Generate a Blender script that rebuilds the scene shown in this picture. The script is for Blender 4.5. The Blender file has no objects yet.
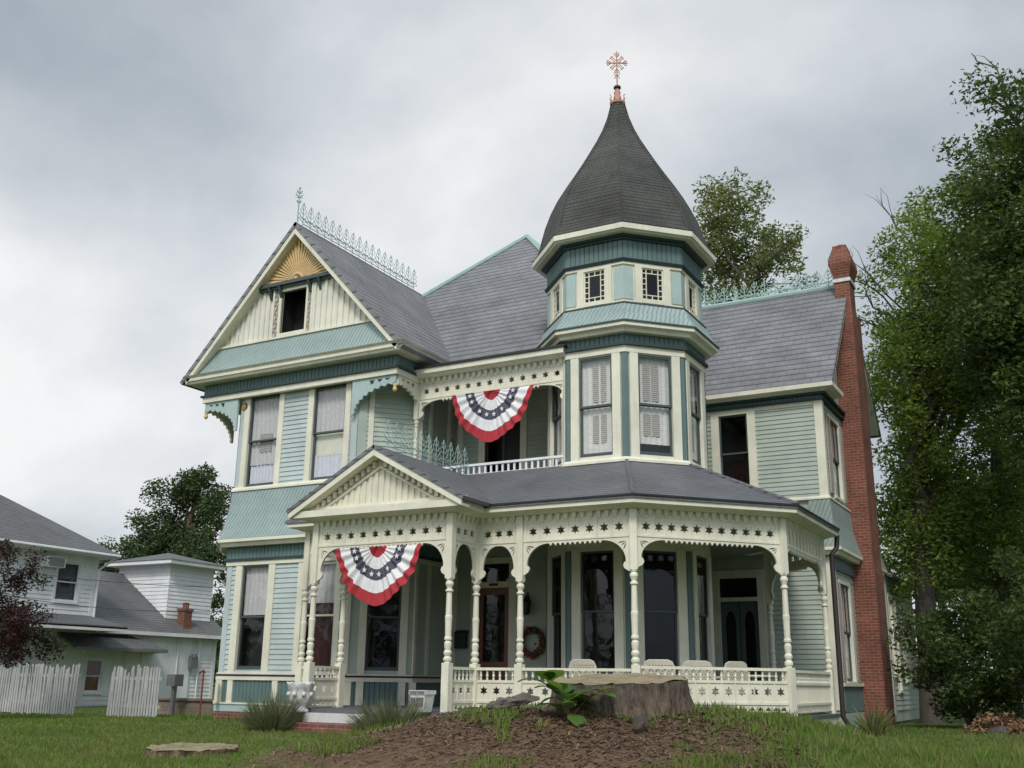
import bpy, math, random
import numpy as np
from mathutils import Vector, Matrix
from mathutils.geometry import tessellate_polygon
rad = math.radians
CLOUD_OFF = (12.3, 4.4, 0.7); CLOUD_DIR = (-.9, .2, -.5); CLOUD_K = .19
CLOUD_RAMP = [(.46, (.245, .29, .34)), (.59, (.375, .42, .465)), (.73, (.56, .595, .625)), (.88, (.80, .80, .80))]
SUN_GAIN = 18.0; SUN_E = 1.7; EXPO = 0.24
scene = bpy.context.scene
col = scene.collection
rng = random.Random(7)
nrg = np.random.default_rng(11)

# ------------------------------------------------------------------ materials
def new_mat(name):
    m = bpy.data.materials.new(name); m.use_nodes = True
    nt = m.node_tree; nt.nodes.clear()
    out = nt.nodes.new('ShaderNodeOutputMaterial')
    b = nt.nodes.new('ShaderNodeBsdfPrincipled')
    nt.links.new(b.outputs[0], out.inputs[0])
    return m, nt, b
def N(nt, t, **kw):
    n = nt.nodes.new(t)
    for k, v in kw.items():
        if k.startswith('i_'):
            n.inputs[k[2:].replace('_', ' ')].default_value = v
        else: setattr(n, k, v)
    return n
def rgb(c): return (c[0], c[1], c[2], 1)
def ramp(nt, fac, stops, interp='LINEAR'):
    r = nt.nodes.new('ShaderNodeValToRGB'); r.color_ramp.interpolation = interp
    el = r.color_ramp.elements
    while len(el) < len(stops): el.new(0.5)
    for e, (p, c) in zip(el, stops): e.position = p; e.color = rgb(c)
    nt.links.new(fac, r.inputs[0]); return r.outputs[0]
def mixc(nt, fac, a, b, mode='MIX'):
    m = nt.nodes.new('ShaderNodeMix'); m.data_type = 'RGBA'; m.blend_type = mode
    for s, v in ((m.inputs[0], fac), (m.inputs[6], a), (m.inputs[7], b)):
        if hasattr(v, 'links') or hasattr(v, 'is_linked'): nt.links.new(v, s)
        elif isinstance(v, (int, float)): s.default_value = v
        else: s.default_value = rgb(v)
    return m.outputs[2]
def objco(nt): return nt.nodes.new('ShaderNodeTexCoord').outputs['Object']
def uvco(nt): return nt.nodes.new('ShaderNodeTexCoord').outputs['UV']
def noise(nt, co, scale, detail=4, rough=.6, stretch=None):
    if stretch:
        mp = N(nt, 'ShaderNodeMapping'); mp.inputs['Scale'].default_value = stretch
        nt.links.new(co, mp.inputs[0]); co = mp.outputs[0]
    n = N(nt, 'ShaderNodeTexNoise'); n.inputs['Scale'].default_value = scale
    n.inputs['Detail'].default_value = detail; n.inputs['Roughness'].default_value = rough
    nt.links.new(co, n.inputs[0]); return n.outputs[0]
def bump(nt, b, h, strength=.3, dist=.02):
    bp = N(nt, 'ShaderNodeBump'); bp.inputs['Strength'].default_value = strength; bp.inputs['Distance'].default_value = dist
    nt.links.new(h, bp.inputs['Height']); nt.links.new(bp.outputs[0], b.inputs['Normal'])
def sc(c, k): return tuple(min(1, x * k) for x in c)

def paint(name, c, rough=.6, dirt=(.22, .20, .15), amount=.5, var=.16):
    m, nt, b = new_mat(name); co = objco(nt)
    n1 = noise(nt, co, 1.3, 5, .65)
    base = ramp(nt, n1, [(.3, sc(c, 1 - var)), (.7, sc(c, 1 + var * .5))])
    st = noise(nt, co, 3.0, 6, .7, (2.2, 2.2, .45))         # run-off stains
    f = ramp(nt, st, [(.52, (0, 0, 0)), (.78, (amount, amount, amount))])
    cc = mixc(nt, f, base, tuple(c[i] * .55 + dirt[i] * .25 for i in range(3)))
    nt.links.new(cc, b.inputs['Base Color']); b.inputs['Roughness'].default_value = rough
    bump(nt, b, noise(nt, co, 40, 3), .12, .01)
    return m
def slate(name, c1, c2, gap, bw, rh, var=.25, mort=.012, rough=.6):
    m, nt, b = new_mat(name); uv = uvco(nt)
    br = N(nt, 'ShaderNodeTexBrick'); br.offset = .5
    br.inputs['Color1'].default_value = rgb(c1); br.inputs['Color2'].default_value = rgb(c2); br.inputs['Mortar'].default_value = rgb(gap)
    br.inputs['Scale'].default_value = 1; br.inputs['Mortar Size'].default_value = mort; br.inputs['Mortar Smooth'].default_value = .3
    br.inputs['Brick Width'].default_value = bw; br.inputs['Row Height'].default_value = rh; br.inputs['Bias'].default_value = 0
    nt.links.new(uv, br.inputs[0])
    n = noise(nt, objco(nt), .9, 6, .7); n2 = noise(nt, objco(nt), 14, 4, .7)
    f = ramp(nt, n, [(.3, (1 - var,) * 3), (.7, (1 + var * .3,) * 3)])
    c = mixc(nt, .85, br.outputs[0], mixc(nt, .5, c1, c2)); c = mixc(nt, 1.0, c, f, 'MULTIPLY')
    f2 = ramp(nt, n2, [(.3, (.8,) * 3), (.7, (1.1,) * 3)])
    c = mixc(nt, 1.0, c, f2, 'MULTIPLY')
    sv = N(nt, 'ShaderNodeSeparateXYZ'); nt.links.new(uv, sv.inputs[0]); dv_ = N(nt, 'ShaderNodeMath', operation='DIVIDE'); dv_.inputs[1].default_value = rh; nt.links.new(sv.outputs[1], dv_.inputs[0])
    fv = N(nt, 'ShaderNodeMath', operation='FRACT'); nt.links.new(dv_.outputs[0], fv.inputs[0])
    lap = ramp(nt, fv.outputs[0], [(0, (.34,) * 3), (.12, (.5,) * 3), (.2, (.95,) * 3), (.6, (1.05,) * 3), (1, (1,) * 3)])
    c = mixc(nt, 1.0, c, lap, 'MULTIPLY')
    nt.links.new(c, b.inputs['Base Color']); b.inputs['Roughness'].default_value = rough
    # each course tips up over the one below: saw-tooth height along v, thin shadow gap at the lap
    sx = N(nt, 'ShaderNodeSeparateXYZ'); nt.links.new(uv, sx.inputs[0])
    d = N(nt, 'ShaderNodeMath', operation='DIVIDE'); d.inputs[1].default_value = rh; nt.links.new(sx.outputs[1], d.inputs[0])
    fr = N(nt, 'ShaderNodeMath', operation='FRACT'); nt.links.new(d.outputs[0], fr.inputs[0])
    iv = N(nt, 'ShaderNodeMath', operation='SUBTRACT'); iv.inputs[0].default_value = 1; nt.links.new(fr.outputs[0], iv.inputs[1])
    mu = N(nt, 'ShaderNodeMath', operation='MULTIPLY_ADD'); nt.links.new(br.outputs['Fac'], mu.inputs[0]); mu.inputs[1].default_value = -.35
    nt.links.new(iv.outputs[0], mu.inputs[2])
    bump(nt, b, mu.outputs[0], .9, .03)
    return m
def diag(name, c, gap, pitch=.105):
    """cut shingles painted one colour, their dark joints leaning to the right"""
    m, nt, b = new_mat(name); uv = uvco(nt); sx = N(nt, 'ShaderNodeSeparateXYZ'); nt.links.new(uv, sx.inputs[0])
    a1 = N(nt, 'ShaderNodeMath', operation='MULTIPLY_ADD'); nt.links.new(sx.outputs[1], a1.inputs[0]); a1.inputs[1].default_value = -.42; nt.links.new(sx.outputs[0], a1.inputs[2])
    jn = N(nt, 'ShaderNodeMath', operation='MULTIPLY_ADD'); nt.links.new(noise(nt, uv, 5, 2), jn.inputs[0]); jn.inputs[1].default_value = .05; nt.links.new(a1.outputs[0], jn.inputs[2])
    d = N(nt, 'ShaderNodeMath', operation='DIVIDE'); nt.links.new(jn.outputs[0], d.inputs[0]); d.inputs[1].default_value = pitch
    fr = N(nt, 'ShaderNodeMath', operation='FRACT'); nt.links.new(d.outputs[0], fr.inputs[0])
    n = noise(nt, objco(nt), 2.0, 6, .7)
    base = ramp(nt, fr.outputs[0], [(0, gap), (.12, sc(c, .8)), (.3, c), (.8, sc(c, 1.04)), (.93, sc(c, .85)), (1, gap)])
    cc = mixc(nt, 1.0, base, ramp(nt, n, [(.3, (.84,) * 3), (.7, (1.05,) * 3)]), 'MULTIPLY')
    nt.links.new(cc, b.inputs['Base Color']); b.inputs['Roughness'].default_value = .6
    bump(nt, b, fr.outputs[0], .5, .02)
    return m
def brickmat(name, c1, c2, mortar, bw=.21, rh=.075):
    m, nt, b = new_mat(name); uv = uvco(nt)
    br = N(nt, 'ShaderNodeTexBrick')
    br.inputs['Color1'].default_value = rgb(c1); br.inputs['Color2'].default_value = rgb(c2); br.inputs['Mortar'].default_value = rgb(mortar)
    br.inputs['Scale'].default_value = 1; br.inputs['Mortar Size'].default_value = .008
    br.inputs['Brick Width'].default_value = bw; br.inputs['Row Height'].default_value = rh
    nt.links.new(uv, br.inputs[0])
    n = noise(nt, objco(nt), 1.7, 6, .75)
    cc = mixc(nt, 1.0, br.outputs[0], ramp(nt, n, [(.3, (.55,) * 3), (.7, (1.15,) * 3)]), 'MULTIPLY')
    nt.links.new(cc, b.inputs['Base Color']); b.inputs['Roughness'].default_value = .9
    iv = N(nt, 'ShaderNodeMath', operation='SUBTRACT'); iv.inputs[0].default_value = 1; nt.links.new(br.outputs['Fac'], iv.inputs[1])
    bump(nt, b, iv.outputs[0], .6, .01)
    return m
def flat(name, c, rough=.6, metal=0, var=.1, nscale=6):
    m, nt, b = new_mat(name)
    cc = ramp(nt, noise(nt, objco(nt), nscale, 5, .65), [(.3, sc(c, 1 - var)), (.7, sc(c, 1 + var))])
    nt.links.new(cc, b.inputs['Base Color']); b.inputs['Roughness'].default_value = rough; b.inputs['Metallic'].default_value = metal
    return m
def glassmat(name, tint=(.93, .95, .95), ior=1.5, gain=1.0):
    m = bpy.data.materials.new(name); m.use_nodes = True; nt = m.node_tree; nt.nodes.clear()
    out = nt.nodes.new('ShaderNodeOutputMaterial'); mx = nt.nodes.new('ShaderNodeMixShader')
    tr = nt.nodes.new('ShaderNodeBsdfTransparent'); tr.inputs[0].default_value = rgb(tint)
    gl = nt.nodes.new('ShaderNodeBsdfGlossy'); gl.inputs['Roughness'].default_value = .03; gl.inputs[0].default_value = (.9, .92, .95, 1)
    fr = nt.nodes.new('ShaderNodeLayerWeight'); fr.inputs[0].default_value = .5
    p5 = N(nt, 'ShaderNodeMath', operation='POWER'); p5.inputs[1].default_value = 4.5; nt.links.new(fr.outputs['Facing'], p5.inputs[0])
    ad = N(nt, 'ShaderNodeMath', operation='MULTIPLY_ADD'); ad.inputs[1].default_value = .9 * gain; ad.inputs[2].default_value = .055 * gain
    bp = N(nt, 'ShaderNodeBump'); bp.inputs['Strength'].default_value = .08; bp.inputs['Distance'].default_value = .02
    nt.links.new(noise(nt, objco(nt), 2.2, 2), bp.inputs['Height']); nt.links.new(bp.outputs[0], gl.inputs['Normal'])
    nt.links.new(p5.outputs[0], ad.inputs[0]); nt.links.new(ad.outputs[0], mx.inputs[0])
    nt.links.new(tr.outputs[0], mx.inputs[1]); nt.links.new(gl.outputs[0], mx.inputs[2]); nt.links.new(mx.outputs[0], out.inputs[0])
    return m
def leafmat(name, c, trans=.35, var=.35):
    m = bpy.data.materials.new(name); m.use_nodes = True; nt = m.node_tree; nt.nodes.clear()
    out = nt.nodes.new('ShaderNodeOutputMaterial'); mx = nt.nodes.new('ShaderNodeMixShader')
    d = nt.nodes.new('ShaderNodeBsdfPrincipled'); d.inputs['Roughness'].default_value = .65; d.inputs['Specular IOR Level'].default_value = .25
    t = nt.nodes.new('ShaderNodeBsdfTranslucent'); mx.inputs[0].default_value = trans
    cc = ramp(nt, noise(nt, objco(nt), .8, 6, .8), [(.25, sc(c, 1 - var)), (.75, sc(c, 1 + var))])
    nt.links.new(cc, d.inputs['Base Color'])
    c2 = mixc(nt, 1.0, cc, (1.2, 1.25, .6), 'MULTIPLY'); nt.links.new(c2, t.inputs[0])
    nt.links.new(d.outputs[0], mx.inputs[1]); nt.links.new(t.outputs[0], mx.inputs[2]); nt.links.new(mx.outputs[0], out.inputs[0])
    return m
def barkmat(name, c, s=9):
    m, nt, b = new_mat(name); co = objco(nt)
    n = noise(nt, co, s, 8, .75, (1, 1, .25))
    nt.links.new(ramp(nt, n, [(.3, sc(c, .5)), (.7, sc(c, 1.3))]), b.inputs['Base Color']); b.inputs['Roughness'].default_value = .95
    bump(nt, b, n, .9, .05); return m
def lace(name, c, dark, strips=True):
    m, nt, b = new_mat(name); uv = uvco(nt)
    n = noise(nt, uv, 22, 5, .8)
    cc = ramp(nt, n, [(.38, sc(c, .72)), (.62, c)])
    nt.links.new(cc, b.inputs['Base Color']); b.inputs['Roughness'].default_value = .9
    return m

M = {}
M['cream'] = paint('cream_paint', (.765, .728, .59))
M['offwhite'] = paint('off_white_paint', (.72, .705, .63))
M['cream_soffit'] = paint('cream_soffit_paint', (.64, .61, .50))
M['blue'] = paint('pale_blue_paint', (.48, .545, .53), amount=.25)
M['sage'] = paint('sage_paint', (.42, .47, .40), amount=.25)
M['teal'] = paint('teal_paint', (.115, .178, .175), amount=.3)
M['tealdark'] = paint('dark_teal_paint', (.03, .05, .055), amount=.1)
M['aqua'] = diag('aqua_shingle', (.32, .405, .39), (.12, .17, .17))
M['aquaplain'] = paint('aqua_paint', (.42, .525, .505))
M['sageshingle'] = diag('sage_shingle', (.27, .32, .29), (.12, .15, .13))
M['slate'] = slate('grey_slate', (.175, .173, .178), (.285, .28, .285), (.07, .07, .073), .34, .25, .4)
M['shingle'] = slate('grey_asphalt_shingle', (.13, .135, .145), (.19, .19, .20), (.06, .06, .065), .30, .145, .35)
M['towershingle'] = slate('dark_wood_shingle', (.064, .064, .056), (.10, .098, .084), (.035, .035, .03), .11, .10, .6, .01, .85)
M['copper'] = paint('green_copper', (.34, .49, .44), .6, amount=.3)
M['brick'] = brickmat('red_brick', (.20, .052, .031), (.27, .08, .047), (.27, .19, .145))
M['brickstep'] = brickmat('step_brick', (.20, .055, .04), (.26, .085, .06), (.25, .2, .17))
M['gold'] = flat('golden_wood', (.52, .33, .13), .5)
M['goldlt'] = flat('golden_wood_light', (.68, .47, .22), .5)
M['goldgap'] = flat('brown_wood_groove', (.20, .11, .045), .6)
M['rosette'] = flat('terracotta_paint', (.42, .20, .12), .5)
M['finial'] = flat('pink_copper', (.50, .24, .18), .5)
M['coppercross'] = flat('orange_copper', (.52, .27, .15), .5)
M['porchceiling'] = paint('porch_ceiling_shade', (.30, .33, .31))  # ceiling tone darkened to put the porch's deep shade into the colour
M['iron'] = flat('black_iron', (.02, .02, .02), .5)
M['white'] = paint('white_paint', (.80, .80, .80), amount=.3)
M['maroon'] = flat('maroon_paint', (.055, .03, .035), .5)
M['greenframe'] = flat('dark_green_sash_paint', (.06, .085, .08), .5)
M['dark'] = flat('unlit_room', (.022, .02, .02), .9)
M['glass'] = glassmat('window_glass')
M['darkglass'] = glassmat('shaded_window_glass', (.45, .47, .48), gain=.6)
M['lace'] = lace('lace_curtain', (.80, .76, .70), (.3, .3, .3))
M['lacegrey'] = lace('grey_lace_curtain', (.66, .61, .61), (.3, .3, .3))
M['linen'] = flat('linen_curtain', (.66, .64, .70), .9)
M['shade'] = flat('roller_shade', (.74, .69, .56), .8)
M['louver'] = slate('louver_shutter', (.40, .36, .31), (.46, .42, .37), (.15, .13, .11), 2.0, .045, .1)
M['redcurtain'] = flat('dark_red_curtain', (.055, .014, .014), .9)
M['browncloth'] = flat('red_brown_cloth', (.22, .085, .055), .9)
M['door'] = flat('varnished_door', (.15, .045, .022), .4, nscale=3)
M['floor'] = flat('grey_porch_floor', (.11, .11, .12), .6)
M['whitestep'] = flat('pale_step', (.6, .6, .58), .8)
M['wicker'] = flat('cream_wicker', (.58, .53, .42), .7)
M['fred'] = flat('red_cloth', (.40, .03, .04), .85)
M['fwhite'] = flat('white_cloth', (.74, .72, .72), .85)
M['fblue'] = flat('navy_cloth', (.085, .078, .115), .85)
M['stone'] = flat('white_cast_stone', (.62, .62, .60), .85, var=.3, nscale=9)
M['bark'] = barkmat('grey_bark', (.10, .085, .07))
M['pinebark'] = barkmat('pine_bark', (.11, .075, .055))
M['stumpbark'] = barkmat('weathered_stump_bark', (.15, .125, .11), 5)
M['rust'] = flat('rusty_red_iron', (.22, .045, .035), .8)
M['greyroof'] = slate('old_grey_shingle', (.135, .135, .135), (.17, .17, .168), (.09, .09, .09), .3, .16, .3, .01)
M['boardwhite'] = paint('weathered_white_board', (.44, .43, .42), .75, amount=.65, var=.3)
M['blockwall'] = brickmat('tan_block', (.22, .17, .13), (.27, .21, .16), (.2, .17, .14), .4, .1)
M['steel'] = flat('grey_metal', (.25, .25, .26), .4, .6)
M['downspout'] = flat('brown_downspout', (.035, .025, .022), .5)

# ------------------------------------------------------------------ mesh builder
class MB:
    def __init__(s): s.v = []; s.f = []; s.m = []
    def add(s, vs, fs, mi=0):
        o = len(s.v); s.v += [tuple(p) for p in vs]
        for f in fs: s.f.append(tuple(i + o for i in f)); s.m.append(mi)
    def hexa(s, p, mi=0):    # 8 pts: bottom 0-3 ccw, top 4-7
        s.add(p, [(3, 2, 1, 0), (4, 5, 6, 7), (0, 1, 5, 4), (1, 2, 6, 5), (2, 3, 7, 6), (3, 0, 4, 7)], mi)
    def box(s, x0, x1, y0, y1, z0, z1, mi=0):
        s.hexa([(x0, y0, z0), (x1, y0, z0), (x1, y1, z0), (x0, y1, z0), (x0, y0, z1), (x1, y0, z1), (x1, y1, z1), (x0, y1, z1)], mi)
    def fbox(s, F, s0, s1, o0, o1, z0, z1, mi=0):
        s.hexa([F(s0, o1, z0), F(s1, o1, z0), F(s1, o0, z0), F(s0, o0, z0), F(s0, o1, z1), F(s1, o1, z1), F(s1, o0, z1), F(s0, o0, z1)], mi)
    def quad(s, a, b, c, d, mi=0): s.add([a, b, c, d], [(0, 1, 2, 3)], mi)
    def slab(s, pts, t, mi=0):
        """polygon (Vector list) thickened by the vector t"""
        n = len(pts); t = Vector(t); P = [Vector(p) for p in pts]; Q = [p + t for p in P]
        s.add(P + Q, [tuple(range(n)), tuple(range(2 * n - 1, n - 1, -1))] + [(i, i + n, (i + 1) % n + n, (i + 1) % n) for i in range(n)], mi)
    def lathe(s, c, prof, n=12, mi=0, axis=None):
        c = Vector(c); ring = []
        vs = []
        for r, z in prof:
            for k in range(n):
                a = 2 * math.pi * k / n; vs.append(c + Vector((r * math.cos(a), r * math.sin(a), z)))
        fs = []
        for i in range(len(prof) - 1):
            for k in range(n):
                k2 = (k + 1) % n; fs.append((i * n + k, i * n + k2, (i + 1) * n + k2, (i + 1) * n + k))
        fs.append(tuple(range(n - 1, -1, -1))); fs.append(tuple((len(prof) - 1) * n + k for k in range(n)))
        s.add(vs, fs, mi)
    def tube(s, pts, rr, n=6, mi=0):
        pts = [Vector(p) for p in pts]; L = len(pts)
        if not hasattr(rr, '__len__'): rr = [rr] * L
        vs = []; up = None
        for i, p in enumerate(pts):
            d = (pts[min(i + 1, L - 1)] - pts[max(i - 1, 0)])
            d = d.normalized() if d.length > 1e-9 else Vector((0, 0, 1))
            if up is None:
                up = d.orthogonal().normalized()
            up = (up - d * up.dot(d))
            up = up.normalized() if up.length > 1e-6 else d.orthogonal().normalized()
            w = d.cross(up)
            for k in range(n):
                a = 2 * math.pi * k / n; vs.append(p + (up * math.cos(a) + w * math.sin(a)) * rr[i])
        fs = [(i * n + k, i * n + (k + 1) % n, (i + 1) * n + (k + 1) % n, (i + 1) * n + k) for i in range(L - 1) for k in range(n)]
        fs += [tuple(range(n - 1, -1, -1)), tuple((L - 1) * n + k for k in range(n))]
        s.add(vs, fs, mi)
    def ball(s, c, r, n=10, m=6, mi=0, sz=1):
        prof = [(r * math.sin(math.pi * i / m) + 1e-4, -r * sz * math.cos(math.pi * i / m)) for i in range(m + 1)]
        s.lathe(c, prof, n, mi)
    def board(s, F, outer, holes, o0, o1, mi=0):
        """flat board with cut-outs: outline and holes in (s,z), thickness from offset o0 to o1"""
        loops = [outer] + list(holes)
        flat_ = [p for l in loops for p in l]
        tris = tessellate_polygon([[Vector((p[0], p[1], 0)) for p in l] for l in loops])
        n = len(flat_)
        vs = [F(p[0], o1, p[1]) for p in flat_] + [F(p[0], o0, p[1]) for p in flat_]
        fs = []
        for a, b, c in tris:
            p, q, r = flat_[a], flat_[b], flat_[c]
            if (q[0] - p[0]) * (r[1] - p[1]) - (q[1] - p[1]) * (r[0] - p[0]) < 0: a, c = c, a
            fs.append((a, b, c)); fs.append((c + n, b + n, a + n))
        o = 0
        for l in loops:
            k = len(l)
            for i in range(k): fs.append((o + i, o + i + n, o + (i + 1) % k + n, o + (i + 1) % k))
            o += k
        s.add(vs, fs, mi)
    def sweep(s, path, prof, closed=False, mi=0):
        """profile of (outward offset, z) swept along a plan polyline; outward is to the right of travel"""
        P = [Vector((p[0], p[1])) for p in path]; L = len(P); rows = []
        def nrm(a, b): d = (b - a).normalized(); return Vector((d.y, -d.x))
        for i in range(L):
            if closed: n1 = nrm(P[i - 1], P[i]); n2 = nrm(P[i], P[(i + 1) % L])
            else:
                n1 = nrm(P[max(i - 1, 0)], P[max(i, 1)]); n2 = nrm(P[min(i, L - 2)], P[min(i + 1, L - 1)])
            mt = (n1 + n2) / (1 + n1.dot(n2))
            rows.append([(P[i].x + mt.x * o, P[i].y + mt.y * o, z) for o, z in prof])
        k = len(prof); vs = [v for r in rows for v in r]; fs = []
        for i in range(L if closed else L - 1):
            j = (i + 1) % L
            for a in range(k):
                b = (a + 1) % k; fs.append((i * k + a, j * k + a, j * k + b, i * k + b))
        if not closed: fs += [tuple(range(k)), tuple((L - 1) * k + a for a in range(k - 1, -1, -1))]
        s.add(vs, fs, mi)
    def build(s, name, mats, parent=None, smooth=False, fix=True, loc=(0, 0, 0)):
        me = bpy.data.meshes.new(name)
        if parent is not None and not any(loc): loc = parent.get('_o', (0, 0, 0))
        lx, ly, lz = loc
        me.from_pydata([(x - lx, y - ly, z - lz) for x, y, z in s.v], [], s.f)
        if not isinstance(mats, (list, tuple)): mats = [mats]
        for m in mats: me.materials.append(m)
        me.polygons.foreach_set('material_index', s.m)
        if fix:
            import bmesh
            bm = bmesh.new(); bm.from_mesh(me); bmesh.ops.recalc_face_normals(bm, faces=bm.faces); bm.to_mesh(me); bm.free()
        auto_uv(me)
        if smooth: me.polygons.foreach_set('use_smooth', [True] * len(me.polygons))
        me.update()
        o = bpy.data.objects.new(name, me); col.objects.link(o)
        o['_o'] = tuple(loc)
        if parent is not None: o.parent = parent
        else: o.location = loc
        return o
def auto_uv(me):
    uv = me.uv_layers.new(name='UVMap'); n = len(me.loops)
    co = np.empty(len(me.vertices) * 3); me.vertices.foreach_get('co', co); co = co.reshape(-1, 3)
    li = np.empty(n, dtype=int); me.loops.foreach_get('vertex_index', li)
    pn = np.empty(len(me.polygons) * 3); me.polygons.foreach_get('normal', pn); pn = pn.reshape(-1, 3)
    lt = np.empty(len(me.polygons), dtype=int); me.polygons.foreach_get('loop_total', lt)
    nn = np.repeat(pn, lt, axis=0); p = co[li]
    u = np.stack([-nn[:, 1], nn[:, 0], np.zeros(n)], 1); ln = np.linalg.norm(u, axis=1)
    h = ln < .08; u[h] = (1, 0, 0); ln[h] = 1; u /= ln[:, None]
    v = np.cross(nn, u)
    out = np.stack([(p * u).sum(1), (p * v).sum(1)], 1).astype(np.float32)
    uv.data.foreach_set('uv', out.ravel())

def frame(p0, p1, z=0):
    a = Vector((p0[0], p0[1], 0)); t = Vector((p1[0] - p0[0], p1[1] - p0[1], 0)); L = t.length; t.normalize(); n = Vector((t.y, -t.x, 0))
    def F(s, o, zz): return a + t * s + n * o + Vector((0, 0, zz + z))
    F.L = L; F.t = t; F.n = n
    return F

# ------------------------------------------------------------------ scene objects
def tag(o, label=None, cat=None, group=None, kind=None):
    if label: o['label'] = label
    if cat: o['category'] = cat
    if group: o['group'] = group
    if kind: o['kind'] = kind
    return o
def thing(name, label, cat, loc=(0, 0, 0), group=None):
    o = bpy.data.objects.new(name, None); col.objects.link(o); o.location = loc; o.empty_display_size = .3
    o['_o'] = tuple(loc)
    return tag(o, label, cat, group)
def child_origin(o, p): o['_o'] = p.get('_o', (0, 0, 0))

ZG, ZF, Z2, Z2H = -.95, -.55, 4.40, 6.90
def siding(mb, F, s0, s1, z0, z1, ops=(), course=.115, mi=0):
    """lapped boards as real sloping courses, cut round the openings; plus nothing behind"""
    k0 = 0; z = z0
    while z < z1 - 1e-4:
        zt = min(z + course, z1)
        cuts = sorted({z, zt} | {q for o in ops for q in (o[2], o[3]) if z < q < zt})
        for a, b in zip(cuts, cuts[1:]):
            mid = (a + b) / 2; iv = [(s0, s1)]
            for o in ops:
                if o[2] < mid < o[3]:
                    new = []
                    for p, q in iv:
                        if o[0] > p: new.append((p, min(q, o[0])))
                        if o[1] < q: new.append((max(p, o[1]), q))
                    iv = [(p, q) for p, q in new if q - p > 1e-4]
            oa = .024 - .02 * (a - z) / course; ob = .024 - .02 * (b - z) / course
            for p, q in iv:
                mb.quad(F(p, oa, a), F(q, oa, a), F(q, ob, b), F(p, ob, b), mi)
                if a == z: mb.quad(F(p, .002, a), F(q, .002, a), F(q, oa, a), F(p, oa, a), mi)
        z = zt
def plain(mb, F, s0, s1, z0, z1, ops=(), off=0.0, mi=0):
    xs = sorted({s0, s1} | {min(max(q, s0), s1) for o in ops for q in o[:2]}); zs = sorted({z0, z1} | {min(max(q, z0), z1) for o in ops for q in o[2:]})
    for a, b in zip(xs, xs[1:]):
        for c, d in zip(zs, zs[1:]):
            m, n = (a + b) / 2, (c + d) / 2
            if any(o[0] < m < o[1] and o[2] < n < o[3] for o in ops): continue
            mb.quad(F(a, off, c), F(b, off, c), F(b, off, d), F(a, off, d), mi)
def beads(mb, F, s0, s1, z0, z1, off=.0, pitch=.115, mi=0):
    """vertical beaded boards"""
    n = max(1, round((s1 - s0) / pitch)); w = (s1 - s0) / n
    for i in range(n):
        a = s0 + i * w
        mb.hexa([F(a + .012, off + .02, z0), F(a + w - .012, off + .02, z0), F(a + w, off, z0), F(a, off, z0),
                 F(a + .012, off + .02, z1), F(a + w - .012, off + .02, z1), F(a + w, off, z1), F(a, off, z1)], mi)
def curtain_mesh(mb, F, s0, s1, o, z0, z1, amp=.018, waves=7, mi=0, cols=36):
    for i in range(cols):
        a, b = s0 + (s1 - s0) * i / cols, s0 + (s1 - s0) * (i + 1) / cols
        oa, ob = o + amp * math.sin(waves * 2 * math.pi * i / cols), o + amp * math.sin(waves * 2 * math.pi * (i + 1) / cols)
        mb.quad(F(a, oa, z0), F(b, ob, z0), F(b, ob, z1), F(a, oa, z1), mi)
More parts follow.
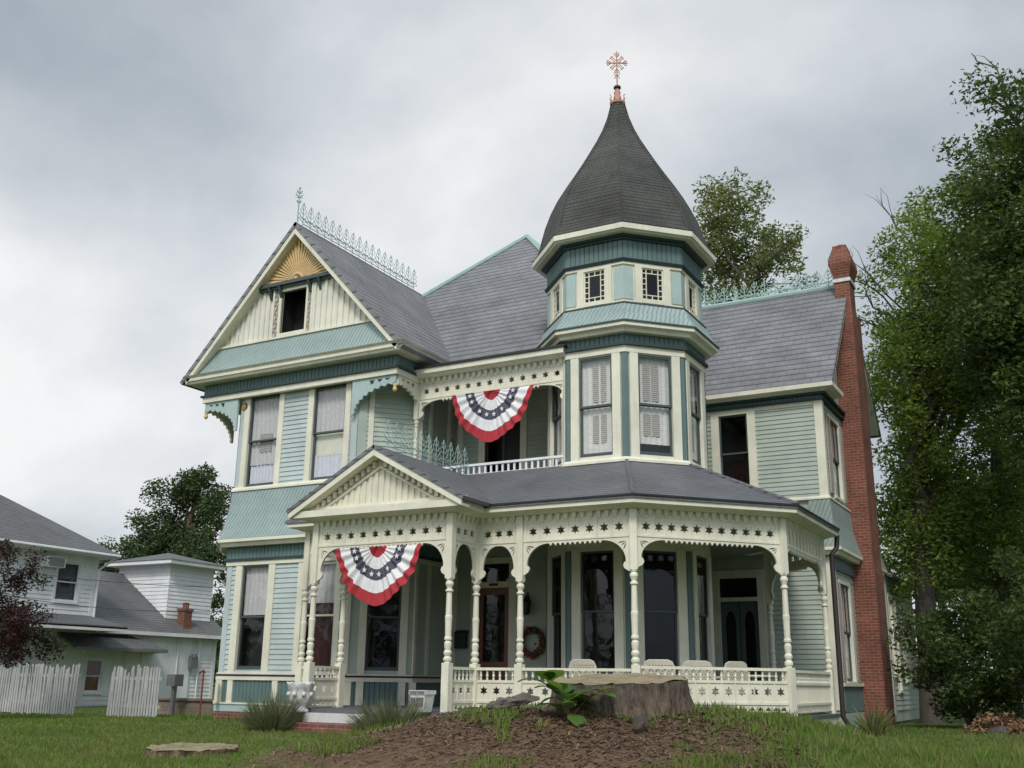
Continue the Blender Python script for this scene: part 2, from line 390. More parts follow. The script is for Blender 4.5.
def window(root, F, s0, s1, z0, z1, trim=.15, sash='greenframe', kind='lace', trimmat='cream', sill=True, glass='glass', head=.1, trim_z=None, fw=.045):
    """one double-hung window: casing and unlit reveal, two sashes, panes, what hangs behind them"""
    mb = MB(); d = .55; e = .02
    tz0, tz1 = trim_z or (z0 - .1, z1 + head)
    mb.fbox(F, s0 - trim, s0, -.05, .045, tz0, tz1); mb.fbox(F, s1, s1 + trim, -.05, .045, tz0, tz1)
    if head: mb.fbox(F, s0 + .001, s1 - .001, -.05, .043, z1, z1 + head)
    if sill: mb.fbox(F, s0 - .001 - trim * .3, s1 + trim * .3, -.06, .075, z0 - .07, z0)
    # reveal and unlit room behind
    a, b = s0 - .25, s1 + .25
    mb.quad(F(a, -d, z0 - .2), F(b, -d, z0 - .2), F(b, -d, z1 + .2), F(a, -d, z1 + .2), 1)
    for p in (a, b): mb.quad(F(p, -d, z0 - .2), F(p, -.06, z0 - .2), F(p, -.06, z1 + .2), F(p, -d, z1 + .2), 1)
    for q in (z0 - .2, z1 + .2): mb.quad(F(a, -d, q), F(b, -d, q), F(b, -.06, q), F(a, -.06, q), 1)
    w = mb.build('window', [M[trimmat], M['dark']], root, fix=False); child_origin(w, root)
    zm = (z0 + z1) / 2
    for nm, za, zb, oo in (('upper_sash', zm - .02, z1, -.035), ('lower_sash', z0, zm + .02, -.075)):
        sb = MB()
        sb.fbox(F, s0, s0 + fw, oo, oo + .035, za, zb); sb.fbox(F, s1 - fw, s1, oo, oo + .035, za, zb)
        sb.fbox(F, s0 + fw, s1 - fw, oo, oo + .034, za, za + fw * (1.6 if nm[0] == 'l' else .9)); sb.fbox(F, s0 + fw, s1 - fw, oo, oo + .034, zb - fw, zb)
        sb.build(nm, M[sash], w)
        g = MB(); g.quad(F(s0 + fw - .005, oo + .015, za + .02), F(s1 - fw + .005, oo + .015, za + .02), F(s1 - fw + .005, oo + .015, zb - .02), F(s0 + fw - .005, oo + .015, zb - .02))
        g.build('pane', M[glass], w, fix=False)
    c = MB(); wd = s1 - s0; H = z1 - z0
    if kind == 'lace':
        curtain_mesh(c, F, s0, s1, -.115, z0 + H * .24, z1, mi=0); curtain_mesh(c, F, s0 + .02, s1 - .02, -.14, z0, z0 + H * .26, .02, 9, 1)
        c.quad(F(s0 + wd * .3, -.095, z0 + H * .38), F(s0 + wd * .72, -.095, z0 + H * .38), F(s0 + wd * .72, -.095, z0 + H * .58), F(s0 + wd * .3, -.095, z0 + H * .58), 2)
        c.build('curtain', [M['lacegrey'], M['linen'], M['louver']], w, fix=False)
    elif kind == 'shade':
        curtain_mesh(c, F, s0, s1, -.11, z0 + H * .52, z1, mi=0); curtain_mesh(c, F, s0, s1, -.13, z0 + H * .26, z0 + H * .53, .002, 3, 2); curtain_mesh(c, F, s0, s1, -.125, z0, z0 + H * .27, .02, 8, 1)
        c.build('curtain', [M['lacegrey'], M['linen'], M['shade']], w, fix=False)
    elif kind in ('tower', 'towergap'):
        low = z0 + (.0 if kind == 'tower' else H * .12)
        curtain_mesh(c, F, s0, s1, -.125, low, z1, .008, 6, 0)
        for a0 in (.34, .58) if kind == 'tower' else (.2, .46):
            for b0, b1 in ((.55, .92), (.14, .42)):
                if kind == 'towergap' and b0 < .5: b0, b1 = .2, .42
                wq = .17 if kind == 'tower' else .22
                c.quad(F(s0 + wd * a0, -.108, z0 + H * b0), F(s0 + wd * (a0 + wq), -.108, z0 + H * b0), F(s0 + wd * (a0 + wq), -.108, z0 + H * b1), F(s0 + wd * a0, -.108, z0 + H * b1), 1)
        c.build('curtain', [M['lace'], M['louver']], w, fix=False)
    elif kind == 'halflace':
        curtain_mesh(c, F, s0, s1, -.12, z0 + H * .52, z1, .012, 6, 0); curtain_mesh(c, F, s0 + wd * .78, s1, -.2, z0, z0 + H * .55, .015, 2, 1, 8)
        c.build('curtain', [M['lacegrey'], M['redcurtain']], w, fix=False)
    elif kind == 'red':
        curtain_mesh(c, F, s0 + .25 * wd, s1, -.18, z0, z0 + H * .66, .015, 4, 1); curtain_mesh(c, F, s0, s1, -.15, z0 + H * .62, z1, .015, 6, 0)
        c.build('curtain', [M['lacegrey'], M['redcurtain']], w, fix=False)
    elif kind == 'brown':
        curtain_mesh(c, F, s0, s1, -.12, z0, z1, .01, 5, 0); c.build('curtain', [M['browncloth']], w, fix=False)
    elif kind == 'browncurtain':
        curtain_mesh(c, F, s0 + .05, s1 - .05, -.22, z0, z0 + H * .42, .02, 5, 0)
        c.build('curtain', [M['redcurtain']], w, fix=False)
    return w
# ------------------------------------------------------------------ the big house
H = thing('victorian_house', 'ornate pale green and cream Queen Anne house with a round-shouldered corner turret and wraparound porch', 'house', (-10, 22, ZG))

def star_pts(cx, cz, r, n=6, inner=.52, rot=0):
    return [(cx + (r if i % 2 == 0 else r * inner) * math.sin(rot + math.pi * i / n), cz + (r if i % 2 == 0 else r * inner) * math.cos(rot + math.pi * i / n)) for i in range(2 * n)]

# ---- front bay (left wing)
bx0, bx1, by = -18.30, -14.60, 18.70
bayF = frame((bx0, by), (bx1, by)); BL = bayF.L
chR = frame((bx1, by), (bx1 + 1.05, by + 1.05)); chL = frame((bx0 - .8, by + .8), (bx0, by))
sx = lambda x: x - bx0
bay_path = [(bx0 - .8, 31), (bx0 - .8, by + .8), (bx0, by), (bx1, by), (bx1 + 1.05, by + 1.05), (bx1 + 1.05, 21.3)]
up_ops = [(sx(-18.0), sx(-17.04), 4.50, 6.78), (sx(-15.95), sx(-14.98), 4.50, 6.78)]
lo_ops = [(sx(-17.80), sx(-16.97), .18, 2.56), (sx(-15.90), sx(-14.95), .18, 2.56)]
ch_lo = [(.43, 1.20, .18, 2.5)]
w = MB()
siding(w, bayF, .1, BL - .2, .06, 2.62, lo_ops); siding(w, bayF, .1, BL - .2, 4.44, 6.8, up_ops)
plain(w, bayF, 0, BL, ZG, 7.0, lo_ops + up_ops, -.004)
# smooth end strips
for z0, z1 in ((.06, 2.6), (4.44, 6.8)):
    w.fbox(bayF, 0.0, .16, -.003, .03, z0, z1); w.fbox(bayF, BL - .18, BL, -.003, .03, z0, z1)
w.build('bay_wall', M['blue'], H, fix=False)
w = MB()
for Fr, ops in ((chR, ch_lo), (chL, [])):
    siding(w, Fr, .1, Fr.L - .03, 4.44, 6.9); plain(w, Fr, 0, Fr.L, ZG, 7.0, ops, -.004)
    if Fr is chR:
        w.fbox(Fr, 0, .2, .0, .028, 4.44, 6.9); w.fbox(Fr, 0, Fr.L, .0, .012, 2.5, 2.66); w.fbox(Fr, .05, .4, 0, .012, .06, 2.5); w.fbox(Fr, 1.25, Fr.L, 0, .012, .06, 2.5)
w.build('chamfer_wall', M['sage'], H, fix=False)
for q0, q1, z0, z1 in ((.24, .36, 4.44, 6.9), (1.36, chR.L + .04, 4.44, 6.9), (-.02, .06, .06, 2.5)): t = MB(); t.fbox(chR, q0, q1, 0, .05, z0, z1); t.build('corner_board', M['cream'], H)
for o in up_ops:
    window(H, bayF, *o, trim=.16, kind='lace' if o is up_ops[0] else 'shade', sill=False, head=0, trim_z=(4.49, 6.76))
window(H, bayF, *lo_ops[0], trim=.2, kind='halflace', sill=False, head=0, trim_z=(.1, 2.57))
window(H, bayF, *lo_ops[1], trim=.16, kind='red', sill=False, head=0, trim_z=(.1, 2.57), sash='cream')
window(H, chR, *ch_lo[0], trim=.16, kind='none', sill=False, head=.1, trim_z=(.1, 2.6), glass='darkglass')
# belts, cornices and skirts that run round the bay
def band(name, mat, path, prof, closed=False, parent=H):
    m = MB(); m.sweep(path, prof, closed); return m.build(name, M[mat], parent)
def rect(o0, o1, z0, z1): return [(o0, z0), (o1, z0), (o1, z1), (o0, z1)]
lowpath = bay_path[1:]
band('brick_base', 'brickstep', bay_path, rect(-.1, .06, ZG - .2, -.76))
band('base_board', 'aquaplain', bay_path, rect(-.05, .05, -.758, -.60))
band('water_table', 'cream', bay_path, rect(-.05, .075, -.598, -.56))
band('belt_course', 'cream', bay_path, rect(-.03, .06, -.06, .03))
band('belt_line', 'maroon', bay_path, [(-.03, .032), (.075, .032), (.085, .05), (.075, .068), (-.03, .068)])
band('sill_course', 'cream', bay_path, rect(-.03, .05, .07, .10))
band('head_course', 'cream', bay_path, rect(-.03, .055, 2.58, 2.68))
band('dark_moulding', 'tealdark', bay_path, rect(-.03, .09, 2.683, 2.74))
band('lower_cornice', 'cream', bay_path, [(-.03, 3.02), (.20, 3.02), (.24, 3.10), (.30, 3.12), (.30, 3.19), (-.03, 3.19)])
band('shingle_skirt', 'aqua', bay_path, [(-.03, 3.194), (.30, 3.194), (.21, 3.45), (.14, 3.75), (.09, 4.05), (.06, 4.385), (-.03, 4.385)])
band('window_sill_course', 'cream', bay_path, [(-.03, 4.39), (.09, 4.39), (.09, 4.43), (.065, 4.485), (-.03, 4.485)])
def bead_frieze(name, segs, z0, z1, off, mat='teal', parent=H):
    m = MB()
    for a, b in segs:
        F = frame(a, b); m.fbox(F, 0, F.L, -.03, off - .0005, z0, z1); beads(m, F, .0, F.L, z0, z1, off)
    return m.build(name, M[mat], parent, fix=False)
segs = list(zip(lowpath, lowpath[1:]))
bead_frieze('beaded_frieze', segs, 2.742, 3.02, .03)
bead_frieze('beaded_dado', segs, -.558, -.062, .0)
for Fr, ss in ((bayF, (.0, .34, 1.7, 3.4)), (chR, (.0, .27, 1.2, 1.44)), (chL, (0, 1.3))):
    for s in ss: m = MB(); m.fbox(Fr, s, s + .16, 0, .05, -.559, -.061); m.build('dado_stile', M['cream'], H)
# overhanging box frieze of the gable
ov = [(-19.47, 24), (-19.47, 18.5), (-13.42, 18.5), (-13.42, 22)]
band('gable_head_board', 'cream', ov, rect(-.10, .02, 6.76, 6.90))
bead_frieze('gable_frieze', list(zip(ov, ov[1:])), 6.95, 7.215, .0)
band('dark_moulding', 'tealdark', ov, rect(-.08, .07, 6.902, 6.95))
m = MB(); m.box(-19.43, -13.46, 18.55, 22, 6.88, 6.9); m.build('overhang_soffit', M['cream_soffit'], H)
band('gable_cornice', 'cream', [(-19.47, 24), (-19.47, 18.5), (-13.42, 18.5), (-13.42, 21)], [(-.05, 7.22), (.30, 7.22), (.33, 7.27), (.36, 7.29), (.36, 7.37), (.42, 7.42), (-.05, 7.42)])
# fretwork brackets under the overhang, each with a turned drop
def fret(name, F, flip, L, drop):
    m = MB(); z1 = 6.76; P = []
    f = (lambda s: L - s) if flip else (lambda s: s)      # s=0 at the tip
    out = [(L, z1), (0.0, z1), (0.0, 6.52)]
    nT = 9
    for i in range(nT):
        a = math.pi / 2 * i / nT; a2 = math.pi / 2 * (i + .5) / nT
        out.append((.02 + (L * .93) * math.sin(a), 6.58 - .62 * (1 - math.cos(a))))
        out.append((.02 + (L * .93) * math.sin(a2) - .02, 6.58 - .62 * (1 - math.cos(a2)) - .055))
    out.append((L * .95, 5.93)); out.append((L, 5.93))
    holes = [[(L * a, 6.70), (L * (a + .12), 6.70), (L * (a + .1), 6.70 - d), (L * (a + .03), 6.70 - d * .8)] for a, d in ((.12, .05), (.3, .07), (.48, .11))]
    m.board(F, [(f(s), z) for s, z in out], [[(f(s), z) for s, z in h] for h in holes], -.03, .03)
    b = m.build(name, M['aquaplain' if drop else 'cream'], H)
    if drop:
        d = MB(); c = F(f(.03), 0, 6.45); d.lathe(c, [(.02, .1), (.045, .08), (.05, .05), (.03, .02), (.05, -.02), (.055, -.05), (.03, -.09), (.005, -.11)], 10)
        d.build('drop_pendant', M['goldlt'], b, smooth=True)
fret('fretwork_bracket', frame((-14.7, 18.56), (-13.46, 18.56)), True, 1.24, True)
fret('fretwork_bracket', frame((-13.46, 18.6), (-13.46, 19.7)), False, 1.1, False)
fret('fretwork_bracket', frame((-19.43, 18.56), (-18.3, 18.56)), False, 1.13, True)
fret('fretwork_bracket', frame((-19.43, 19.6), (-19.43, 18.6)), True, 1.0, False)
for x in (-18.19, -14.72):
    m = MB(); F = frame((x - .2, by), (x + .2, by))
    for r, o in ((.105, .045), (.075, .06), (.04, .075)):
        m.board(F, [(.2 + r * math.cos(2 * math.pi * i / 20), 6.56 + r * math.sin(2 * math.pi * i / 20)) for i in range(20)], [], .028, o)
    m.build('rosette', M['rosette'], H)
# ---- gable front
gx, gz, gs = -16.50, 11.07, 1.08
GY = 18.44; gF = frame((gx - 4, GY), (gx + 4, GY)); gz_in = 10.83
hw = lambda z: (gz_in - z) / gs
m = MB(); m.board(gF, [(4 - hw(7.4), 7.4), (4 + hw(7.4), 7.4), (4, gz_in + .02)], [[(3.5, 8.24), (4.3, 8.24), (4.3, 9.36), (3.5, 9.36)][::-1]], -.05, 0)
m.build('gable_wall', M['cream'], H)
m = MB(); F = gF
m.board(F, [(4 - hw(7.44) - .0, 7.44), (4 + hw(7.44) + .0, 7.44), (4 + hw(8.1), 8.1), (4 - hw(8.1), 8.1)], [], .0, .01)
a, b = hw(7.44), hw(8.1)
m.hexa([F(4 - a, .20, 7.44), F(4 + a, .20, 7.44), F(4 + b, .012, 7.44), F(4 - b, .012, 7.44), F(4 - b, .06, 8.1), F(4 + b, .06, 8.1), F(4 + b, .012, 8.1), F(4 - b, .012, 8.1)])
m.build('gable_skirt', M['aqua'], H)
m = MB(); m.fbox(F, 4 - hw(8.1) - .0, 4 + hw(8.1) + .0, -.01, .10, 8.10, 8.15)
m.build('gable_ledge', M['cream'], H)
for s0, s1 in ((4 - 2.45, 3.22), (4.52, 4 + 2.45)):
    m = MB(); n = round((s1 - s0) / .17); wq = (s1 - s0) / n
    for i in range(n):
        p, q = s0 + i * wq, s0 + (i + 1) * wq; g = wq * .45
        def top(s): return min(9.50, gz_in - gs * abs(s - 4) - .02)
        if min(top(p), top(p + g)) < 8.2: continue
        m.hexa([F(p, .04, 8.15), F(p + g, .04, 8.15), F(p + g, 0, 8.15), F(p, 0, 8.15), F(p, .04, top(p)), F(p + g, .04, top(p + g)), F(p + g, 0, top(p + g)), F(p, 0, top(p))])
    m.build('gable_batten', M['offwhite'], H)
m = MB()
for s0, s1 in ((3.22, 3.27), (3.42, 3.5), (4.3, 4.36), (4.47, 4.52)): m.fbox(F, s0, s1, -.03, .05, 8.152, 9.5)
m.fbox(F, 3.5, 4.3, -.03, .045, 9.36, 9.5); m.fbox(F, 3.5, 4.3, -.03, .06, 8.17, 8.24)
for z0, z1, mi in ((8.24, 9.36, 1),): m.quad(F(3.4, -.6, 8.1), F(4.4, -.6, 8.1), F(4.4, -.6, 9.5), F(3.4, -.6, 9.5), 1); m.quad(F(3.4, -.6, 8.1), F(3.4, -.05, 8.1), F(3.4, -.05, 9.5), F(3.4, -.6, 9.5), 1); m.quad(F(4.4, -.6, 8.1), F(4.4, -.05, 8.1), F(4.4, -.05, 9.5), F(4.4, -.6, 9.5), 1)
wnd = m.build('attic_window', [M['cream'], M['dark']], H)
for s0, s1 in ((3.27, 3.42), (4.36, 4.47)):
    m = MB()
    for k in range(11): 
        z = 8.2 + k * .118
        for j in range(3):
            if (k + j) % 2: m.fbox(F, s0 + j * (s1 - s0) / 3, s0 + (j + 1) * (s1 - s0) / 3, .002, .03, z, z + .118)
    m.build('lattice_panel', M['louver'], wnd)
m = MB(); m.fbox(F, 4 - hw(9.5) - .02, 4 + hw(9.5) + .02, -.01, .17, 9.50, 9.59); m.fbox(F, 4 - hw(9.5), 4 + hw(9.5), -.01, .1, 9.44, 9.499)
for s in (3.13, 3.46, 4.40, 4.72): m.hexa([F(s, .06, 9.2), F(s + .05, .06, 9.2), F(s + .05, .0, 9.2), F(s, .0, 9.2), F(s, .2, 9.5), F(s + .05, .2, 9.5), F(s + .05, 0, 9.5), F(s, 0, 9.5)])
m.build('gable_beam', M['greenframe'], H)
# carved sunburst
m = MB(); cz = 9.60; nR = 26; topz = gz_in - .02
def edge(a):
    c, s_ = math.cos(a), math.sin(a)
    # |x|*gs + z = topz - cz
    return (topz - cz) / (abs(c) * gs + s_ + 1e-6)
for i in range(nR):
    a0, a1 = math.pi * i / nR, math.pi * (i + 1) / nR; am = a0 + (a1 - a0) * .68; r0 = .16
    P = lambda a, r, o: F(4 + r * math.cos(a), o, cz + r * math.sin(a))
    e0, em, e1 = edge(a0), edge(am), edge(a1)
    q = [P(a0, r0, .0), P(am, r0, .0), P(am, em, .0), P(a0, e0, .0), P(a0, r0, .06), P(am, r0, .06), P(am, em, .085), P(a0, e0, .085)]
    m.hexa(q, 0); m.quad(P(am, r0, .012), P(a1, r0, .012), P(a1, e1, .012), P(am, em, .012), 1)
for r, o, mi in ((.19, .10, 0), (.13, .13, 1), (.06, .16, 0)):
    m.board(F, [(4 + r * math.cos(math.pi * i / 14), cz + r * math.sin(math.pi * i / 14)) for i in range(15)], [], 0, o, mi)
m.build('sunburst', [M['goldlt'], M['goldgap']], H, fix=False)
# ---- roofs
def roof_slab(name, pts, mat='slate', t=.10, parent=H):
    m = MB(); p = [Vector(q) for q in pts]; n = (p[1] - p[0]).cross(p[2] - p[0]).normalized()
    if n.z < 0: n = -n
    m.slab(p, -n * t); return m.build(name, M[mat], parent)
hr = 3.50
def wz(dx): return gz - gs * dx
for sgn in (-1, 1):
    roof_slab('gable_roof', [(gx, 18.12, gz), (gx + sgn * hr, 18.12, wz(hr)), (gx + sgn * hr, 24.2, wz(hr)), (gx, 24.2, gz)])
m = MB()
for sgn in (-1, 1):      # raking fascia and the wide flat board behind it
    e = 3.30
    m.slab([(gx, 18.14, gz - .12), (gx + sgn * e, 18.14, wz(e) - .12), (gx + sgn * e, 18.14, wz(e) - .30), (gx, 18.14, gz - .31)], (0, .06, 0))
    m.slab([(gx, 18.2, gz - .28), (gx + sgn * e, 18.2, wz(e) - .28), (gx + sgn * e, 18.44, wz(e) - .28), (gx, 18.44, gz - .28)], (0, 0, .13))
    m.slab([(gx, 18.39, gz - .27), (gx + sgn * 3.1, 18.39, wz(3.1) - .27), (gx + sgn * 3.1, 18.39, wz(3.1) - .33), (gx, 18.39, gz - .335)], (0, .049, 0))
m.build('rake_board', M['cream'], H)
pk = Vector((-14.16, 26.09, 13.35)); hh = 5.90; ez = pk.z - 1.05 * hh
C4 = [(pk.x - hh, pk.y - hh, ez), (pk.x + hh, pk.y - hh, ez), (pk.x + hh, pk.y + hh, ez), (pk.x - hh, pk.y + hh, ez)]
m = MB(); m.add(C4 + [tuple(pk)], [(0, 1, 4), (1, 2, 4), (2, 3, 4), (3, 0, 4), (3, 2, 1, 0)]); mainroof = m.build('main_roof', M['slate'], H)
m = MB()
for c in C4: 
    d = (Vector(c) - pk); m.tube([pk + Vector((0, 0, .03)), Vector(c) + Vector((0, 0, .03))], .07, 6)
m.build('hip_cap', M['copper'], H)
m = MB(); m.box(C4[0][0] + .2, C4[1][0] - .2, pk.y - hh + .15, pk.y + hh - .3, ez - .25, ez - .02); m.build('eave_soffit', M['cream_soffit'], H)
# right wing roof
ry, rz, rs = 28.5, 10.94, 1.118; rx1 = -5.05
for y0 in (25.2, 31.8):
    roof_slab('wing_roof', [(-11, ry, rz), (rx1, ry, rz), (rx1, y0, rz - rs * 3.3), (-11, y0, rz - rs * 3.3)])
m = MB(); m.tube([(-11, ry, rz + .02), (rx1 - .35, ry, rz + .02)], .07, 6); m.build('ridge_cap', M['copper'], H)
# ---- cresting: iron fleurs on a ridge rail
def cresting(name, p0, p1, h, pitch, mat='copper', parent=H, r=.011):
    p0, p1 = Vector(p0), Vector(p1); d = p1 - p0; n = max(2, round(d.length / pitch)); t = d.normalized()
    m = MB()
    m.tube([p0 + Vector((0, 0, .06)), p1 + Vector((0, 0, .06))], r * 1.3, 4); m.tube([p0 + Vector((0, 0, .2 * h + .06)), p1 + Vector((0, 0, .2 * h + .06))], r, 4)
    for i in range(n + 1):
        c = p0 + d * (i / n)
        P = lambda a, z: c + t * a + Vector((0, 0, z))
        m.tube([P(0, 0), P(0, h)], r, 4)
        for s in (-1, 1):
            for z, L in ((.42, .15), (.62, .12), (.8, .075)):
                m.tube([P(0, h * z - .05), P(s * L * .6, h * z - .02), P(s * L, h * z + .05), P(s * L * .75, h * z + .09)], r * .8, 4)
            m.tube([P(0, .1), P(s * .12, .14), P(s * .17, h * .26), P(s * .08, h * .36), P(0, h * .3)], r * .8, 4)
        m.tube([P(-.03, h - .03), P(0, h + .05), P(.03, h - .03)], r, 4)
    return m.build(name, M[mat], parent)
cresting('ridge_cresting', (gx, 18.4, gz), (gx, 23.4, gz), .60, .30, r=.0095)
cresting('ridge_cresting', (-9.6, ry, rz + .03), (-5.6, ry, rz + .03), .52, .30, r=.016)
m = MB()
m.tube([(gx, 18.2, gz - .05), (gx, 18.2, gz + .95)], .018, 6)
for z, L in ((.55, .08), (.7, .13), (.82, .1)):
    for a in (0, math.pi / 2): m.tube([(gx - L * math.cos(a), 18.2 - L * math.sin(a), gz + z + .05), (gx, 18.2, gz + z), (gx + L * math.cos(a), 18.2 + L * math.sin(a), gz + z + .05)], .012, 4)
m.ball((gx, 18.2, gz + .97), .03, 8, 5)
m.build('gable_finial', M['copper'], H)
# ------------------------------------------------------------------ corner turret
TC = (-8.80, 21.0); RC = (-8.87, 21.0)
def octa(a, c=TC):
    R_ = a / math.cos(math.pi / 8); return [(c[0] + R_ * math.cos(rad(-157.5 + 45 * k)), c[1] + R_ * math.sin(rad(-157.5 + 45 * k))) for k in range(8)]
ta = 1.63; OT = octa(ta)         # order: anticlockwise from above, so the outward side is to the right
faces = [(OT[i], OT[(i + 1) % 8]) for i in range(8)]
# faces: 0 = towards left-front, 1 = front, 2 = right-front, 3 = right, 4 right-back ...
twin_up = (.285, 1.065, 4.56, 6.74); twin_lo = (.30, 1.05, .16, 2.58); twin_at = (.42, .93, 8.0, 8.74)
tw = MB()
for i, (a, b) in enumerate(faces):
    F = frame(a, b); L = F.L; vis = i in (0, 1, 2, 3, 4)
    ops = [twin_up, twin_lo, twin_at] if vis else [twin_at]
    plain(tw, F, 0, L, ZF, 9.4, ops, 0)
    for s0, s1 in ((0, .075), (L - .075, L)):        # teal strips that meet on each corner
        pass
tw.build('turret_wall', M['cream'], H, fix=False)
for i in range(8):
    Fa, Fb = frame(*faces[i - 1]), frame(*faces[i])
    for nm, wd_, o_, z0, z1, mt in (('corner_strip', .075, .028, 4.50, 6.74, 'teal'), ('corner_strip', .075, .028, .05, 2.6, 'teal'), ('corner_panel', .22, .025, 7.98, 8.72, 'aquaplain')):
        m = MB(); e_ = o_ * math.tan(math.pi / 8); L = Fa.L
        m.add([Fa(L - wd_, 0, z0), Fa(L - wd_, o_, z0), Fa(L + e_, o_, z0), Fb(wd_, o_, z0), Fb(wd_, 0, z0), Fa(L, 0, z0), Fa(L - wd_, 0, z1), Fa(L - wd_, o_, z1), Fa(L + e_, o_, z1), Fb(wd_, o_, z1), Fb(wd_, 0, z1), Fa(L, 0, z1)],
              [(0, 1, 7, 6), (1, 2, 8, 7), (2, 3, 9, 8), (3, 4, 10, 9), (0, 5, 2, 1), (5, 4, 3, 2), (6, 7, 8, 11), (11, 8, 9, 10)])
        m.build(nm, M[mt], H)
for i in (0, 1, 2, 3, 4):
    F = frame(*faces[i])
    window(H, F, *twin_up, trim=.19, kind='towergap' if i == 2 else 'tower', head=0, sill=False, trim_z=(4.49, 6.76), fw=.05)
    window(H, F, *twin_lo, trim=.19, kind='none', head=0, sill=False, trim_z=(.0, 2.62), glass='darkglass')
for i in range(8):                                    # small attic lights with a border of square panes
    F = frame(*faces[i]); s0, s1, z0, z1 = twin_at; m = MB()
    m.fbox(F, s0 - .16, s0, -.03, .045, z0 - .09, z1 + .05); m.fbox(F, s1, s1 + .16, -.03, .045, z0 - .09, z1 + .05)
    m.fbox(F, s0, s1, -.03, .043, z1, z1 + .05); m.fbox(F, s0, s1, -.03, .06, z0 - .09, z0)
    m.quad(F(s0 - .1, -.3, z0 - .1), F(s1 + .1, -.3, z0 - .1), F(s1 + .1, -.3, z1 + .1), F(s0 - .1, -.3, z1 + .1), 1)
    aw = m.build('attic_window', [M['cream'], M['dark']], H)
    m = MB(); b = .115; g = .010
    W_, H_ = s1 - s0, z1 - z0
    for s in (s0 + b, s1 - b): m.fbox(F, s - g, s + g, -.03, .012, z0, z1)
    for z in (z0 + b, z1 - b): m.fbox(F, s0, s1, -.03, .011, z - g, z + g)
    for s in (s0 + b + (W_ - 2 * b) / 2,):
        m.fbox(F, s - g, s + g, -.03, .01, z0, z0 + b); m.fbox(F, s - g, s + g, -.03, .01, z1 - b, z1)
    for k in (1, 2, 3):
        z = z0 + b + (H_ - 2 * b) * k / 4
        m.fbox(F, s0, s0 + b, -.03, .009, z - g, z + g); m.fbox(F, s1 - b, s1, -.03, .009, z - g, z + g)
    m.fbox(F, s0, s0 + .025, -.03, .02, z0, z1); m.fbox(F, s1 - .025, s1, -.03, .02, z0, z1); m.fbox(F, s0, s1, -.03, .019, z0, z0 + .025); m.fbox(F, s0, s1, -.03, .019, z1 - .025, z1)
    m.build('muntin', M['cream'], aw)
    m = MB(); m.quad(F(s0, -.012, z0), F(s1, -.012, z0), F(s1, -.012, z1), F(s0, -.012, z1)); m.build('pane', M['darkglass'], aw, fix=False)
cband = lambda name, mat, prof: band(name, mat, OT, prof, True)
cband('window_sill_course', 'cream', [(-.02, 4.38), (.12, 4.38), (.12, 4.43), (.05, 4.49), (-.02, 4.49)])
cband('head_course', 'cream', rect(-.02, .05, 6.765, 6.91))
cband('dark_moulding', 'tealdark', rect(-.02, .11, 6.913, 6.98))
bead_frieze('beaded_frieze', [(a, b) for a, b in zip(octa(ta + .02), octa(ta + .02)[1:] + octa(ta + .02)[:1])], 6.982, 7.22, .01)
cband('turret_cornice', 'cream', [(-.02, 7.17), (.20, 7.17), (.22, 7.24), (.33, 7.27), (.33, 7.35), (-.02, 7.35)])
cband('turret_gutter_edge', 'greenframe', rect(.0, .36, 7.352, 7.385))
cband('shingle_skirt', 'aqua', [(-.02, 7.387), (.345, 7.387), (.20, 7.60), (.085, 7.85), (-.02, 7.85)])
cband('skirt_cap', 'greenframe', rect(-.02, .10, 7.852, 7.885))
cband('head_course', 'cream', rect(-.02, .04, 8.78, 8.84)); cband('window_sill_course', 'cream', rect(-.02, .04, 7.888, 7.94))
cband('dark_moulding', 'tealdark', [(-.02, 8.842), (.07, 8.842), (.10, 8.90), (-.02, 8.90)])
bead_frieze('beaded_frieze', [(a, b) for a, b in zip(octa(ta + .02), octa(ta + .02)[1:] + octa(ta + .02)[:1])], 8.902, 9.34, .01)
cband('dark_moulding', 'tealdark', [(-.02, 9.342), (.10, 9.342), (.10, 9.38), (.17, 9.40), (.17, 9.44), (-.02, 9.44)])
cband('turret_eave', 'cream', [(-.02, 9.442), (.30, 9.442), (.33, 9.47), (.37, 9.48), (.37, 9.60), (-.02, 9.60)])
# bell-cast roof, eight curved sides (radii measured to the corners)
prof = [(9.60, 2.16), (9.62, 2.17), (9.71, 2.06), (9.88, 1.975), (10.13, 1.91), (10.5, 1.80), (10.86, 1.655), (11.2, 1.485), (11.53, 1.285), (11.85, 1.075), (12.2, .855), (12.5, .68), (12.8, .51), (13.07, .378), (13.4, .255), (13.75, .168), (13.8, .16)]
m = MB(); vs = []; fs = []
dirs = [(math.cos(rad(d)), math.sin(rad(d))) for d in [-157.5 + 45 * k for k in range(8)]]
for z, r in prof: q = min(1, (z - 9.6) / 1.5); vs += [(TC[0] + (RC[0] - TC[0]) * q + r * c, TC[1] + r * s, z) for c, s in dirs]
for i in range(len(prof) - 1):
    for k in range(8): fs.append((i * 8 + k, i * 8 + (k + 1) % 8, (i + 1) * 8 + (k + 1) % 8, (i + 1) * 8 + k))
fs += [tuple(range(7, -1, -1)), tuple((len(prof) - 1) * 8 + k for k in range(8))]
m.add(vs, fs); troof = m.build('turret_roof', M['towershingle'], H)
m = MB()
for c, s in dirs: m.tube([(TC[0] + (RC[0] - TC[0]) * min(1, (z - 9.6) / 1.5) + (r + .002) * c, TC[1] + (r + .002) * s, z) for z, r in prof[1:]], [.022] * 15 + [.015], 5)
m.build('roof_rib', M['towershingle'], troof)
